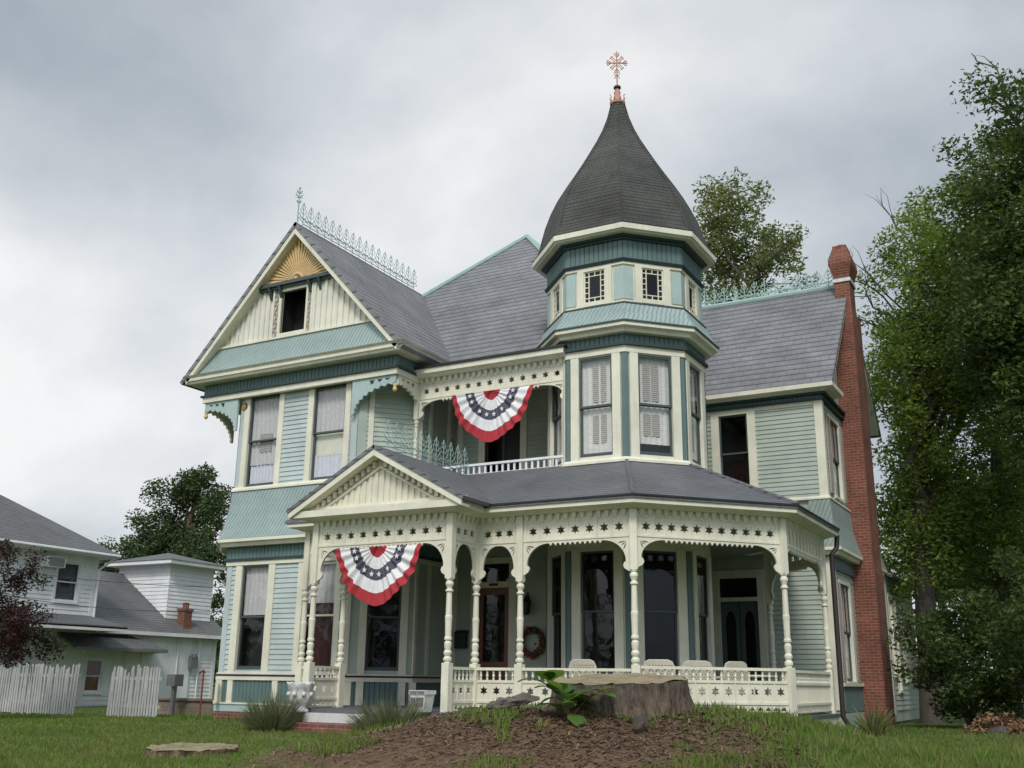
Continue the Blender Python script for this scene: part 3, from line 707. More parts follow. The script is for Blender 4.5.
# copper finial: crown base, ball, cross with fleur ends
fx, fy = RC[0] - .01, RC[1]; m = MB()
m.lathe((fx, fy, 13.78), [(.19, 0), (.20, .05), (.12, .10), (.09, .22), (.065, .36), (.06, .44)], 10)
for k in range(8):
    a = 2 * math.pi * k / 8; c, s = math.cos(a), math.sin(a)
    m.tube([(fx + .13 * c, fy + .13 * s, 13.84), (fx + .20 * c, fy + .20 * s, 13.9), (fx + .16 * c, fy + .16 * s, 13.99), (fx + .2 * c, fy + .2 * s, 14.04)], .012, 4)
fin = m.build('turret_finial', M['finial'], H)
m = MB(); m.ball((fx, fy, 14.27), .095, 12, 7, sz=.7); m.build('finial_ball', M['iron'], fin, smooth=True)
m = MB(); m.tube([(fx, fy, 14.2), (fx, fy, 15.3)], .018, 6); zc = 14.98
CF = lambda a, z: (fx + a * .65, fy + a * .37, zc + z * .85)
for ang in (0, 90, 180, 270):
    c, s = math.cos(rad(ang)), math.sin(rad(ang)); Q = lambda u, v: CF(u * c - v * s, u * s + v * c)
    m.tube([Q(0, 0), Q(.30, 0)], .018, 5)
    for v in (-1, 1):
        m.tube([Q(.2, 0), Q(.27, v * .07), Q(.33, v * .075), Q(.31, v * .04)], .014, 4)
        m.tube([Q(.05, 0), Q(.14, v * .1), Q(.2, v * .15)], .012, 4); m.ball(Q(.21, v * .16), .022, 6, 4)
    m.tube([Q(.28, 0), Q(.38, 0)], [.022, .006], 5)
m.tube([CF(-.08, -.52), CF(0, -.36), CF(.08, -.52)], .014, 4); m.tube([CF(-.1, -.36), CF(0, -.46), CF(.1, -.36)], .014, 4)
m.build('finial_cross', M['coppercross'], fin)

# ------------------------------------------------------------------ balcony over the porch
m = MB(); m.box(-13.55, -9.6, 19.42, 21.3, 4.30, 4.385); m.build('balcony_floor', M['floor'], H)
bw = frame((-13.55, 21.3), (-10.48, 21.3)); s_ = lambda x: x + 13.55
bops = [(s_(-12.66), s_(-11.67), 4.42, 6.55)]
m = MB(); siding(m, bw, 0, bw.L, 4.40, 7.2, bops); plain(m, bw, 0, bw.L, ZF, 7.4, bops + [(s_(-12.78), s_(-11.92), ZF, 2.66)], -.004); 
siding(m, bw, 0, bw.L, ZF, 3.0, [(s_(-12.95), s_(-11.75), ZF, 2.9)])
sw = frame((-13.55, 19.75), (-13.55, 21.3)); plain(m, sw, 0, sw.L, ZF, 7.2, [], -.004); siding(m, sw, 0, sw.L, 4.4, 7.2)
beads(m, sw, .12, sw.L - .1, .06, 2.9, 0, .3)
m.build('recessed_wall', M['sage'], H, fix=False)
m = MB()
m.fbox(bw, s_(-13.55), s_(-13.36), 0, .04, ZF, 3.0); m.fbox(bw, s_(-12.95), s_(-12.78), 0, .05, ZF, 2.8); m.fbox(bw, s_(-11.92), s_(-11.72), 0, .05, ZF, 2.8); m.fbox(bw, s_(-12.95), s_(-11.72), 0, .048, 2.66, 2.8)
m.fbox(bw, s_(-12.78), s_(-11.92), -.03, .045, 2.10, 2.24); m.fbox(bw, s_(-10.8), s_(-10.62), 0, .04, ZF, 3.0)
m.fbox(sw, .0, .1, 0, .04, .06, 2.95); m.fbox(sw, .5, .62, 0, .04, .06, 2.95)
m.build('door_casing', M['cream'], H)
m = MB()
for a, b in ((-12.84, -12.66), (-11.67, -11.5), (-13.45, -13.3), (-10.75, -10.58)): m.fbox(bw, s_(a), s_(b), 0, .05, 4.40, 6.7)
m.fbox(bw, s_(-12.66), s_(-11.67), 0, .048, 6.55, 6.7); m.build('door_casing', M['cream'], H)
m = MB(); m.fbox(bw, s_(-12.66), s_(-11.67), -.5, -.49, 4.4, 6.6); 
for a in (-12.66, -12.2, -11.73): m.fbox(bw, s_(a), s_(a + .06), -.06, -.03, 4.4, 6.55)
m.build('balcony_door', M['iron'], H)
# front door: varnished, with one big light, transom above
m = MB()
for a, b in ((-12.78, -12.64), (-12.06, -11.92)): m.fbox(bw, s_(a), s_(b), -.07, -.02, ZF + .02, 2.10)
for z0, z1 in ((ZF + .02, ZF + .24), (.22, .42), (1.94, 2.10)): m.fbox(bw, s_(-12.64), s_(-12.06), -.07, -.021, z0, z1)
m.fbox(bw, s_(-12.64), s_(-12.06), -.06, -.035, ZF + .24, .22)
for k in range(2): m.fbox(bw, s_(-12.60 + k * .29), s_(-12.37 + k * .29), -.05, -.026, ZF + .30, .16)
fd = m.build('front_door', M['door'], H)
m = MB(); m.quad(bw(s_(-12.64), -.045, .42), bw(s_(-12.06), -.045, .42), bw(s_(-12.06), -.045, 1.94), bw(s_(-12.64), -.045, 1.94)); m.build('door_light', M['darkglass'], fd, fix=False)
m = MB(); m.quad(bw(s_(-12.9), -.4, ZF), bw(s_(-11.8), -.4, ZF), bw(s_(-11.8), -.4, 2.7), bw(s_(-12.9), -.4, 2.7)); m.build('unlit_hall', M['dark'], fd, fix=False)
m = MB(); m.ball(bw(s_(-12.71), .02, .45), .035, 8, 5); m.build('door_knob', M['goldlt'], fd)
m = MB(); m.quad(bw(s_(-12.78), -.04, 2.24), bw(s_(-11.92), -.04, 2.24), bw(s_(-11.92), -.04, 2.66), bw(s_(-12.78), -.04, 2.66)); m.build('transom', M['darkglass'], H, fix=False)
m = MB(); m.fbox(bw, s_(-12.46), s_(-12.22), .045, .055, 2.14, 2.20); m.build('door_plate', M['iron'], H)
# recessed corner window on the balcony's left
window(H, sw, .45, 1.15, 4.7, 6.7, trim=.12, kind='none', glass='darkglass')

def lathe_post(m, c, z0, z1, k=1.0):
    h = z1 - z0; P = [(.055, 0), (.055, .01), (.078, .03), (.078, .055), (.05, .075), (.072, .105), (.075, .125), (.052, .15), (.058, .165), (.066, .2), (.068, .23), (.05, .25), (.05, .26), (.07, .27), (.07, .29), (.056, .31), (.064, .5), (.068, .52), (.068, .545), (.058, .56), (.054, .7), (.05, .83), (.074, .845), (.074, .86), (.046, .875), (.05, .89), (.076, .93), (.074, .95), (.048, .975), (.068, .985), (.068, 1.0)]
    m.lathe((c[0], c[1], z0), [(r * k, q * h) for r, q in P], 12)
def sqp(m, c, z0, z1, hw_, ang=0):
    ca, sa = math.cos(ang), math.sin(ang); q = [(-hw_, -hw_), (hw_, -hw_), (hw_, hw_), (-hw_, hw_)]
    p = [(c[0] + x * ca - y * sa, c[1] + x * sa + y * ca) for x, y in q]
    m.hexa([(x, y, z0) for x, y in p] + [(x, y, z1) for x, y in p])

PT, FB, FT = 1.80, 2.50, 3.02
def frieze_bay(p0, p1, stars, zt=FT, zb=FB, zlow=1.88, inset=.07, bw_=.52, star_r=.098, parent=H, slots=False, teeth=True, name='porch_frieze'):
    F = frame(p0, p1); L = F.L; a, b = inset, L - inset; bwd = min(bw_, (b - a) / 2 - .04); m = MB(); mid = (a + b) / 2
    def side(sg):
        base = a if sg > 0 else b; X = lambda s: base + sg * s
        hgt = zb - .02 - zlow - .16; pts = [(X(0), zlow - .03), (X(.05), zlow), (X(.10), zlow + .03), (X(.125), zlow + .08), (X(.11), zlow + .13), (X(.07), zlow + .16)]
        for i in range(1, 8):
            q = math.pi / 2 * i / 8; pts.append((X(.07 + (bwd - .07) * (1 - math.cos(q))), zlow + .16 + hgt * math.sin(q)))
        pts.append((X(bwd), zb - .02)); return pts
    lo = side(1); hi = side(-1)[::-1]; x0, x1 = lo[-1][0], hi[0][0]; drip = []
    if teeth and x1 - x0 > .14:
        n = max(1, round((x1 - x0) / .10)); wq = (x1 - x0) / n
        for i in range(n):
            drip += [(x0 + (i + .15) * wq, zb - .02), (x0 + (i + .5) * wq, zb - .07), (x0 + (i + .85) * wq, zb - .02)]
    out = lo + drip + hi + [(b, zt), (a, zt)]
    holes = []
    w0 = a + .05; pw = (b - a - .1) / stars; sz_ = zb + .21
    for i in range(stars):
        c = w0 + pw * (i + .5)
        if slots: holes.append([(c - .075, zb + .09), (c + .075, zb + .09), (c + .075, zb + .35), (c - .075, zb + .35)])
        else: holes.append(star_pts(c, sz_, min(star_r, pw * .40)))
    for sg, base in ((1, a), (-1, b)):            # fan of three petals in each spandrel
        kf = bwd / .52; hh_ = (zb - zlow - .16) / .46
        for q, r0, r1 in ((14, .03, .20), (42, .03, .16), (70, .03, .22)):
            cq, sq = math.cos(rad(q)), math.sin(rad(q)); cx, czz = .045, zb - .045
            # petals radiate from the inner corner of the spandrel towards the arc
            u = (cq * kf, -sq * hh_); v = (sq * kf * .5, cq * .5)
            holes.append([(base + sg * (cx + u[0] * rr + v[0] * ww), czz + u[1] * rr + v[1] * ww) for rr, ww in ((r0 * .55, 0), (r1 * .6, -.03), (r1, 0), (r1 * .6, .03))])
    m.board(F, out, holes, -.022, .022)
    for o0, o1 in ((.0221, .036), (-.036, -.0221)):
        m.fbox(F, a, b, o0, o1, zb + .02, zb + .055); m.fbox(F, a, b, o0, o1, zb + .375, zb + .41)
        for i in range(stars + 1):
            s = w0 + pw * i; m.fbox(F, s - .014, s + .014, o0, o1 - .001, zb + .055, zb + .375)
    # hanging pendants under the cornice
    n = max(2, round((b - a) / .16)); wq = (b - a) / n
    for i in range(n):
        s = a + (i + .5) * wq
        m.hexa([F(s - .025, .06, zt - .12), F(s + .025, .06, zt - .12), F(s + .025, .024, zt - .12), F(s - .025, .024, zt - .12), F(s - .05, .10, zt), F(s + .05, .10, zt), F(s + .05, .024, zt), F(s - .05, .024, zt)])
    return m.build(name, M['cream'], parent)
def rail_bay(p0, p1, stars, parent=H, plain_slats=False, dz=0):
    F = frame(p0, p1, dz); L = F.L; a, b = .075, L - .075; m = MB()
    m.fbox(F, a, b, -.045, .045, .185, .235); m.fbox(F, a, b, -.03, .03, -.035, .012); m.fbox(F, a, b, -.03, .03, -.40, -.355)
    pw = (b - a) / stars
    if plain_slats:
        n = round((b - a) / .085); wq = (b - a) / n
        for i in range(n): m.fbox(F, a + i * wq + .03, a + (i + 1) * wq - .025, -.012, .012, -.355, -.035)
    else:
        m.board(F, [(a, -.355), (b, -.355), (b, -.035), (a, -.035)], [star_pts(a + pw * (i + .5), -.18, .09) for i in range(stars)], -.012, .012)
        for i in range(1, stars): m.fbox(F, a + pw * i - .012, a + pw * i + .012, .0121, .024, -.355, -.035)
    n = max(2, round((b - a) / .16)); wq = (b - a) / n; out = [(a, -.50)]
    for i in range(n): out += [(a + (i + .1) * wq, -.50), (a + (i + .5) * wq, -.43), (a + (i + .9) * wq, -.50)]
    out += [(b, -.50), (b, -.401), (a, -.401)]; m.board(F, out, [], -.01, .01); m.fbox(F, a, b, -.025, .025, -.53, -.50)
    r = m.build('porch_railing', M['cream'], parent)
    n = max(2, round((b - a) / .135)); wq = (b - a) / n; fl = F
    for i in range(n):
        q = MB(); c = F(a + (i + .5) * wq, 0, .012)
        q.lathe(c, [(.018, 0), (.022, .02), (.014, .035), (.027, .075), (.016, .115), (.022, .135), (.018, .173)], 7); q.build('spindle', M['cream'], r)
    return r
# balcony frieze, posts, railing, cornice
b0, b1 = (-13.5, 19.5), (-9.52, 19.5)
frieze_bay(b0, b1, 13, zt=6.85, zb=6.335, zlow=5.93, bw_=.62, star_r=.092, name='balcony_frieze')
for c in (b0, b1):
    m = MB(); lathe_post(m, c, 4.75, 5.9, .8); sqp(m, c, 4.385, 4.75, .055); sqp(m, c, 5.9, 6.85, .055); m.build('balcony_post', M['cream'], H)
F = frame(b0, b1); m = MB(); m.fbox(F, .06, F.L - .06, -.04, .04, 4.635, 4.685); m.fbox(F, .06, F.L - .06, -.03, .03, 4.43, 4.46)
br_ = m.build('balcony_railing', M['white'], H)
for i in range(26):
    q = MB(); s = .06 + (F.L - .12) * (i + .5) / 26; q.fbox(F, s - .022, s + .022, -.015, .015, 4.46, 4.635); q.build('baluster', M['white'], br_)
band('balcony_cornice', 'cream', [(-13.5, 19.5), (-9.5, 19.5)], [(-.05, 6.852), (.18, 6.852), (.24, 6.90), (.30, 6.91), (.30, 7.03), (-.05, 7.03)])
m = MB(); m.box(-13.6, -9.45, 19.16, 21.4, 7.033, 7.085); m.build('balcony_roof', M['iron'], H)
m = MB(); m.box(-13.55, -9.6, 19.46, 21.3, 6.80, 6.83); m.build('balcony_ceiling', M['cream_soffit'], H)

# ------------------------------------------------------------------ wraparound porch
pa = 3.80; OP = octa(pa)
p1 = (-7.11, 17.2); p2 = (-5.02, 19.38); p3 = (-5.02, 22.57); p4 = (p3[0] - 1.6, p3[1] + 1.6)
YS = TC[1] - pa; YG = 16.24; gxl, gxr = -13.54, -10.36
Lf = (-14.56, YS); PX = [(-14.56, YS + 1.2), Lf, (gxl, YS), (gxl, YG), (gxr, YG), (gxr, YS), (-9.40, YS), p1, p2, p3, p4]
# floor follows the posts
m = MB(); poly = [(-14.6, 18.7), (-14.75, YS - .15), (gxl - .15, YS - .15), (gxl - .15, YG - .15), (gxr + .15, YG - .15), (gxr + .15, YS - .15), (p1[0] + .06, YS - .15), (p2[0] + .15, p2[1] - .06), (p3[0] + .15, p3[1] + .06), (p4[0] + .1, 25.6), (-8.6, 25.6), (-8.6, 22), (-10.4, 21.3), (-13.5, 21.3), (-13.5, 19.7)]
from mathutils.geometry import tessellate_polygon as tess
tr = tess([[Vector((x, y, 0)) for x, y in poly]]); n = len(poly)
m.add([(x, y, ZF) for x, y in poly] + [(x, y, ZF - .07) for x, y in poly], [tuple(t_) for t_ in tr] + [tuple(i + n for i in t_[::-1]) for t_ in tr] + [(i, (i + 1) % n, (i + 1) % n + n, i + n) for i in range(n)])
m.build('porch_floor', M['floor'], H)
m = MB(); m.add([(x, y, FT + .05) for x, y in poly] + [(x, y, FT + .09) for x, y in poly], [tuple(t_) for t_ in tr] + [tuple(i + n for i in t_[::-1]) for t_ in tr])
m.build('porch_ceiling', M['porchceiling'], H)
band('porch_skirting', 'sage', [(-14.75, 18.2)] + poly[1:10], rect(-.2, -.12, ZG - .3, ZF - .07))
band('porch_sill', 'cream', [(-14.75, 18.2)] + poly[1:10], rect(-.13, -.02, ZF - .25, ZF - .072))
# posts
for i, c in enumerate(PX):
    if i in (0,): continue
    ang = rad(22.5) if c == p1 else rad(67.5) if c == p2 else 0
    m = MB()
    if i == 2: z0 = ZF
    sqp(m, c, ZF, .30, .075, ang); pt = {7: 1.93, 8: 1.98, 9: 1.85}.get(i, PT); lathe_post(m, c, .30, pt); sqp(m, c, pt, FT, .068, ang); m.build('porch_post', M['cream'], H)
for (i, j, n) in ((1, 2, 3), (2, 3, 3), (3, 4, 10), (4, 5, 3), (5, 6, 3), (6, 7, 7), (7, 8, 11), (9, 10, 7)):
    a, b = PX[i], PX[j]
    if (i, j) == (2, 3): a, b = PX[2], PX[3]
    frieze_bay(a, b, n, zlow={(7, 8): 2.0, (6, 7): 1.93}.get((i, j), 1.88))
frieze_bay(p2, p3, 11, slots=True, zlow=1.95)
for (i, j, n) in ((1, 2, 3), (2, 3, 3), (4, 5, 3), (5, 6, 3), (6, 7, 7), (7, 8, 11), (9, 10, 7)): rail_bay(PX[i], PX[j], n, dz=.05 if i >= 7 else 0)
rail_bay(p2, p3, 11, plain_slats=True, dz=.03)
# cornice and roof
ea = .35
corn = [(-.05, FT + .001), (.14, FT + .001), (.18, FT + .03), (ea, FT + .06), (ea, FT + .19), (-.05, FT + .19)]
band('porch_cornice', 'cream', [(-14.56, 18.6), Lf, (gxl - .01, YS), (gxl - .01, YG), (gxr, YG), (gxr, YS), p1, p2, p3, p4, (p4[0] - .7, p4[1] + .7)], corn)
k = math.tan(math.pi / 8); zE, zT = FT + .20, 4.43
ring = [(-14.56, YS), p1, p2, p3, p4]
def oc(a, i):
    if a < 2: return octa(a)[i + 1] if i else octa(a)[1]
    P_ = [Vector(q) for q in ring]; nn = [Vector(((b_ - a_).y, -(b_ - a_).x)).normalized() for a_, b_ in zip(P_, P_[1:])]; o = a - pa
    if i == 4: return tuple(P_[4] + nn[3] * o + (P_[4] - P_[3]).normalized() * .9)
    n1, n2 = nn[i - 1], nn[i]; return tuple(P_[i] + (n1 + n2) / (1 + n1.dot(n2)) * o)
ae, at_ = pa + ea + .03, 1.60
rp = [[(-14.93, YS - ea - .03, zE), (*oc(ae, 1), zE), (*oc(at_, 1), zT), (-14.45, TC[1] - at_, zT)]]
rp[0] = [(-14.95, YS - ea - .03, zE), (*oc(ae, 1), zE), (*oc(at_, 1), zT), (-13.2, TC[1] - at_ - .02, zT), (-14.2, 18.0, zE + .53)]
m = MB(); m.slab(rp[0][:1] + rp[0][1:4] + rp[0][4:], (0, 0, -.06))
m.slab([(-14.95, YS - ea - .03, zE), (-14.2, 18.0, zE + .53), (-14.4, 18.75, zE + .53), (-14.95, 18.75, zE)], (0, 0, -.06))
for i in (1, 2, 3): m.slab([(*oc(ae, i), zE), (*oc(ae, i + 1), zE), (*oc(at_, i + 1), zT), (*oc(at_, i), zT)], (0, 0, -.06))
proof = m.build('porch_roof', M['shingle'], H)
m = MB()
for i in (1, 2, 3): m.tube([(*oc(ae, i), zE + .01), (*oc(at_, i), zT + .01)], .05, 5)
m.build('hip_cap', M['shingle'], proof)
m = MB(); m.sweep([(gxr, YS), p1, p2, p3, p4], rect(ea - .02, ea + .05, zE - .02, zE + .015)); m.build('drip_edge', M['iron'], H)
# projecting entrance gable
ex = (gxl + gxr) / 2; gw = 2.06; gz0, gz1 = zE + .04, 4.40; gsl = (gz1 - gz0) / gw; Ye = YG - ea - .03
for sg in (-1, 1): roof_slab('porch_gable_roof', [(ex, Ye - .04, gz1), (ex + sg * (gw + .04), Ye - .04, gz0 - .02), (ex + sg * (gw + .04), 19.3, gz0 - .02), (ex, 19.3, gz1)], 'shingle', .07)
m = MB(); F = frame((ex - 2.2, YG - .1), (ex + 2.2, YG - .1)); zi = gz1 - .16
m.board(F, [(2.2 - (zi - gz0) / gsl, gz0), (2.2 + (zi - gz0) / gsl, gz0), (2.2, zi)], [], -.04, 0)
for i in range(22):
    s = .62 + i * .144
    zt = zi - .26 - abs(s + .04 - 2.2) * gsl
    if zt > gz0 + .1: m.fbox(F, s, s + .075, 0, .03, gz0 + .05, zt)
ped = m.build('pediment', M['cream'], H)
m = MB()
for sg in (-1, 1):
    e = gw - .02
    m.slab([(ex, Ye - .02, gz1 - .075), (ex + sg * e, Ye - .02, gz1 - .075 - e * gsl), (ex + sg * e, Ye - .02, gz1 - .20 - e * gsl), (ex, Ye - .02, gz1 - .21)], (0, .05, 0))
    m.slab([(ex, Ye + .03, gz1 - .2), (ex + sg * e, Ye + .03, gz1 - .2 - e * gsl), (ex + sg * e, YG - .1, gz1 - .2 - e * gsl), (ex, YG - .1, gz1 - .2)], (0, 0, .05))
    e2 = 1.62; m.slab([(ex, YG - .16, zi - .21), (ex + sg * e2, YG - .16, zi - .21 - e2 * gsl), (ex + sg * e2, YG - .16, zi - .26 - e2 * gsl), (ex, YG - .16, zi - .265)], (0, .06, 0))
    for i in range(1, 13):                       # row of rounded blocks under the rake
        x = i * .135; z = zi - .06 - x * gsl
        m.hexa([(ex + sg * x + dx, y, z + dz - abs(0)) for dz in (-.12, 0) for dx, y in ((-.035, YG - .19), (.035, YG - .19), (.035, YG - .1), (-.035, YG - .1))])
m.fbox(F, .2, 4.2, .0, .07, gz0 - .03, gz0 + .045)
m.build('rake_board', M['cream'], H)
cresting('porch_cresting', (ex, 16.3, gz1), (ex, 19.2, gz1), .56, .28, r=.008)
# steps
m = MB(); m.box(gxl - .05, gxr + .05, YG - .62, YG - .16, ZG - .2, -.79); m.build('brick_step', M['brickstep'], H)
m = MB(); m.box(gxl - .02, gxr + .02, YG - .32, YG - .1, -.788, -.625); m.build('step_riser', M['whitestep'], H)
m = MB(); m.box(gxl - .3, gxl + .2, YG - .50, YG - .16, ZG - .2, ZF - .075); m.build('brick_pier', M['brickstep'], H)
m = MB(); m.box(gxr - .5, gxr + .0, YG - .50, YG - .16, ZG - .2, ZF - .075); m.build('brick_pier', M['brickstep'], H)

# ------------------------------------------------------------------ right wing, chimney and back extension
rx, rY = -5.45, 25.6
rF = frame((-9.2, rY), (rx, rY)); q_ = lambda x: x + 9.2
rS = frame((rx, rY), (rx, 31.4))
rop = [(q_(-8.1), q_(-7.34), 4.72, 6.76)]; dop = [(q_(-8.26), q_(-7.30), ZF, 2.55)]
sop = [(.75, 1.75, 4.6, 6.6), (.55, 1.6, .1, 2.4)]
m = MB(); siding(m, rF, 0, rF.L, 4.44, 6.86, rop); plain(m, rF, 0, rF.L, ZG, 7.4, rop + dop, -.004); siding(m, rF, 0, rF.L, ZF, 3.0, dop)
siding(m, rS, 0, rS.L, 4.44, 6.86, sop); siding(m, rS, 0, rS.L, .1, 2.64, sop); plain(m, rS, 0, rS.L, ZG, 7.4, sop, -.004)
bF = frame((-8.55, 21.5), (-8.55, rY)); plain(m, bF, 0, bF.L, ZF, 7.4)
m.slab([(rx - .003, rY - .3, 7.2), (rx - .003, 31.7, 7.2), (rx - .003, ry, rz - .12)], (-.05, 0, 0))
m.build('wing_wall', M['sage'], H, fix=False)
window(H, rF, *rop[0], trim=.21, kind='browncurtain', head=.1, glass='darkglass')
window(H, rS, *sop[0], trim=.12, kind='lace'); window(H, rS, *sop[1], trim=.12, kind='lace')
for (s0, s1, z0, z1) in sop:
    for a, b in ((s0 - .45, s0 - .14), (s1 + .14, s1 + .40)): m = MB(); m.fbox(rS, a, b, .026, .06, z0, z1); m.build('shutter', M['louver'], H)
for z0, z1 in ((4.472, 6.9), (ZF, 3.0)):
    m = MB(); m.sweep([(rx - .17, rY), (rx, rY), (rx, rY + .15)], rect(-.02, .042, z0, z1)); m.build('corner_board', M['cream'], H)
m = MB(); m.fbox(rF, 0, rF.L - .18, 0, .035, 6.80, 6.9); m.build('head_course', M['cream'], H)
rp_ = [(-9.2, rY), (rx, rY), (rx, 31.4)]
band('sill_course', 'cream', rp_, [(-.03, 4.39), (.09, 4.39), (.09, 4.43), (.05, 4.47), (-.03, 4.47)])
band('shingle_skirt', 'sageshingle', [(-5.9, rY), (rx, rY), (rx, 31.4)], [(-.03, 3.2), (.30, 3.2), (.2, 3.5), (.12, 3.85), (.07, 4.385), (-.03, 4.385)])
band('lower_cornice', 'cream', [(-5.9, rY), (rx, rY), (rx, 31.4)], [(-.03, 3.02), (.2, 3.02), (.24, 3.1), (.30, 3.12), (.30, 3.195), (-.03, 3.195)])
bead_frieze('beaded_frieze', [((rx, rY), (rx, 31.4))], 2.7, 3.02, .03); bead_frieze('beaded_dado', [((rx, rY), (rx, 31.4))], -.6, -.02, .02)
band('belt_course', 'cream', [(rx, rY), (rx, 31.4)], rect(-.03, .09, -.015, .07))
band('base_board', 'sage', [(-5.9, rY), (rx, rY), (rx, 31.4)], rect(-.1, .04, ZG - .2, -.62))
bead_frieze('wing_frieze', list(zip(rp_, rp_[1:])), 6.95, 7.22, .03); band('dark_moulding', 'tealdark', rp_, rect(-.03, .10, 6.902, 6.95))
band('wing_cornice', 'cream', [(-9.2, rY), (rx, rY), (rx, rY + .9)], [(-.03, 7.10), (.16, 7.10), (.18, 7.13), (.40, 7.15), (.40, 7.26), (-.03, 7.26)])
band('dark_moulding', 'tealdark', rp_, rect(-.03, .15, 7.04, 7.098))
m = MB(); e_ = 3.04
for sg in (-1, 1): m.slab([(rx1 - .03, ry, rz - .11), (rx1 - .03, ry + sg * e_, rz - .11 - rs * e_), (rx1 - .03, ry + sg * e_, rz - .33 - rs * e_), (rx1 - .03, ry, rz - .35)], (-.35, 0, 0))
m.build('rake_board', M['cream_soffit'], H)
m = MB(); cx0, cx1, cy0, cy1 = -5.52, -4.90, 27.9, 29.05
def csec(z0, z1, a, b):
    m.hexa([(cx0 - a, cy0 - a, z0), (cx1 + a, cy0 - a, z0), (cx1 + a, cy1 + a, z0), (cx0 - a, cy1 + a, z0), (cx0 - b, cy0 - b, z1), (cx1 + b, cy0 - b, z1), (cx1 + b, cy1 + b, z1), (cx0 - b, cy1 + b, z1)])
csec(ZG - .3, 2.8, .02, .02); csec(2.8, 3.1, .02, 0); csec(3.1, 10.0, 0, 0)
cx0, cx1, cy0, cy1 = -5.36, -4.95, 28.05, 28.75; csec(10.0, 10.9, 0, 0); csec(11.0, 11.1, .0, .02); csec(11.1, 11.42, .02, .11); csec(11.42, 11.6, .11, .10); csec(11.6, 11.96, .10, -.02); csec(11.96, 12.02, -.02, -.02)
chm = m.build('chimney', M['brick'], H)
m = MB(); m.box(cx0 - .04, cx1 + .04, cy0 - .04, cy1 + .04, 10.9, 11.0); m.build('chimney_band', M['stone'], chm)
m = MB(); m.tube([(-5.17, 28.4, 12.02), (-5.17, 28.4, 12.14)], .1, 8); m.build('chimney_pot', M['iron'], chm)
# back of the porch: double doors with arched lights
m = MB(); a, b = dop[0][:2]
for s0, s1 in ((a - .18, a), (b, b + .18)): m.fbox(rF, s0, s1, 0, .05, ZF, 2.75)
m.fbox(rF, a, b, 0, .048, 2.55, 2.75); m.fbox(rF, a, b, -.03, .045, 1.98, 2.08); m.build('door_casing', M['cream_soffit'], H)
for s0 in (a, (a + b) / 2):
    m = MB(); w_ = (b - a) / 2; arch = [(s0 + w_ / 2 + .13 * math.cos(math.pi * i / 8), 1.45 + .3 * math.sin(math.pi * i / 8)) for i in range(9)]
    m.board(rF, [(s0 + .01, ZF), (s0 + w_ - .01, ZF), (s0 + w_ - .01, 1.98), (s0 + .01, 1.98)], [[(s0 + w_ / 2 - .13, .4), (s0 + w_ / 2 + .13, .4)] + arch], -.05, -.01)
    dd = m.build('porch_door', M['greenframe'], H)
    g = MB(); g.quad(rF(s0 + .02, -.04, .3), rF(s0 + w_ - .02, -.04, .3), rF(s0 + w_ - .02, -.04, 1.9), rF(s0 + .02, -.04, 1.9)); g.build('door_light', M['darkglass'], dd, fix=False)
m = MB(); m.quad(rF(a - .2, -.5, ZF), rF(b + .2, -.5, ZF), rF(b + .2, -.5, 2.7), rF(a - .2, -.5, 2.7)); m.build('unlit_hall', M['dark'], H, fix=False)
m = MB(); m.quad(rF(a, -.02, 2.08), rF(b, -.02, 2.08), rF(b, -.02, 2.55), rF(a, -.02, 2.55)); m.build('transom', M['darkglass'], H, fix=False)
# closing walls of the main block (seen only from the side)
m = MB()
for p, q in (((-19.08, 31.38), (-19.08, 20.0)), ((-5.45, 31.4), (-19.08, 31.4))):
    F = frame(p, q); plain(m, F, 0, F.L, ZG, 7.3); siding(m, F, 0, F.L, -.5, 7.0, (), .23)
m.build('rear_wall', M['sage'], H, fix=False)
# one-storey back extension
eF = frame((-5.3, 31.5), (-5.3, 36.5)); eG = frame((-7.5, 31.5), (-5.3, 31.5)); m = MB(); eo = [(.35, .8, .3, 2.5), (1.0, 1.45, -.1, 2.5), (2.4, 2.9, .2, 2.4), (3.1, 3.6, .2, 2.4)]
siding(m, eF, 0, eF.L, ZG + .3, 2.95, eo, .14); plain(m, eF, 0, eF.L, ZG, 3.05, eo, -.004); siding(m, eG, 0, eG.L, ZG + .3, 2.95, (), .14); plain(m, eG, 0, eG.L, ZG, 3.05)
m.fbox(eF, -.02, .14, 0, .05, ZG + .2, 3.0); m.fbox(eF, 0, eF.L, -.05, .06, 2.96, 3.08)
ext = m.build('back_extension', M['sage'], H, fix=False)
roof_slab('extension_roof', [(-5.0, 31.4, 3.1), (-5.0, 36.8, 3.1), (-8, 36.8, 4.2), (-8, 31.4, 4.2)], 'greyroof', .1)
for o in eo: window(H, eF, *o, trim=.09, kind='none', glass='darkglass', sash='cream')
# downspout on the porch corner
m = MB(); dx, dy = p3[0] + .30, p3[1] + .28
m.tube([(dx, dy, FT + .1), (dx - .02, dy - .02, 2.85), (dx - .12, dy - .1, 2.7), (dx - .12, dy - .1, -.62), (dx - .02, dy - .05, -.8), (dx + .22, dy, -.92)], .055, 8); m.build('downspout', M['downspout'], H)
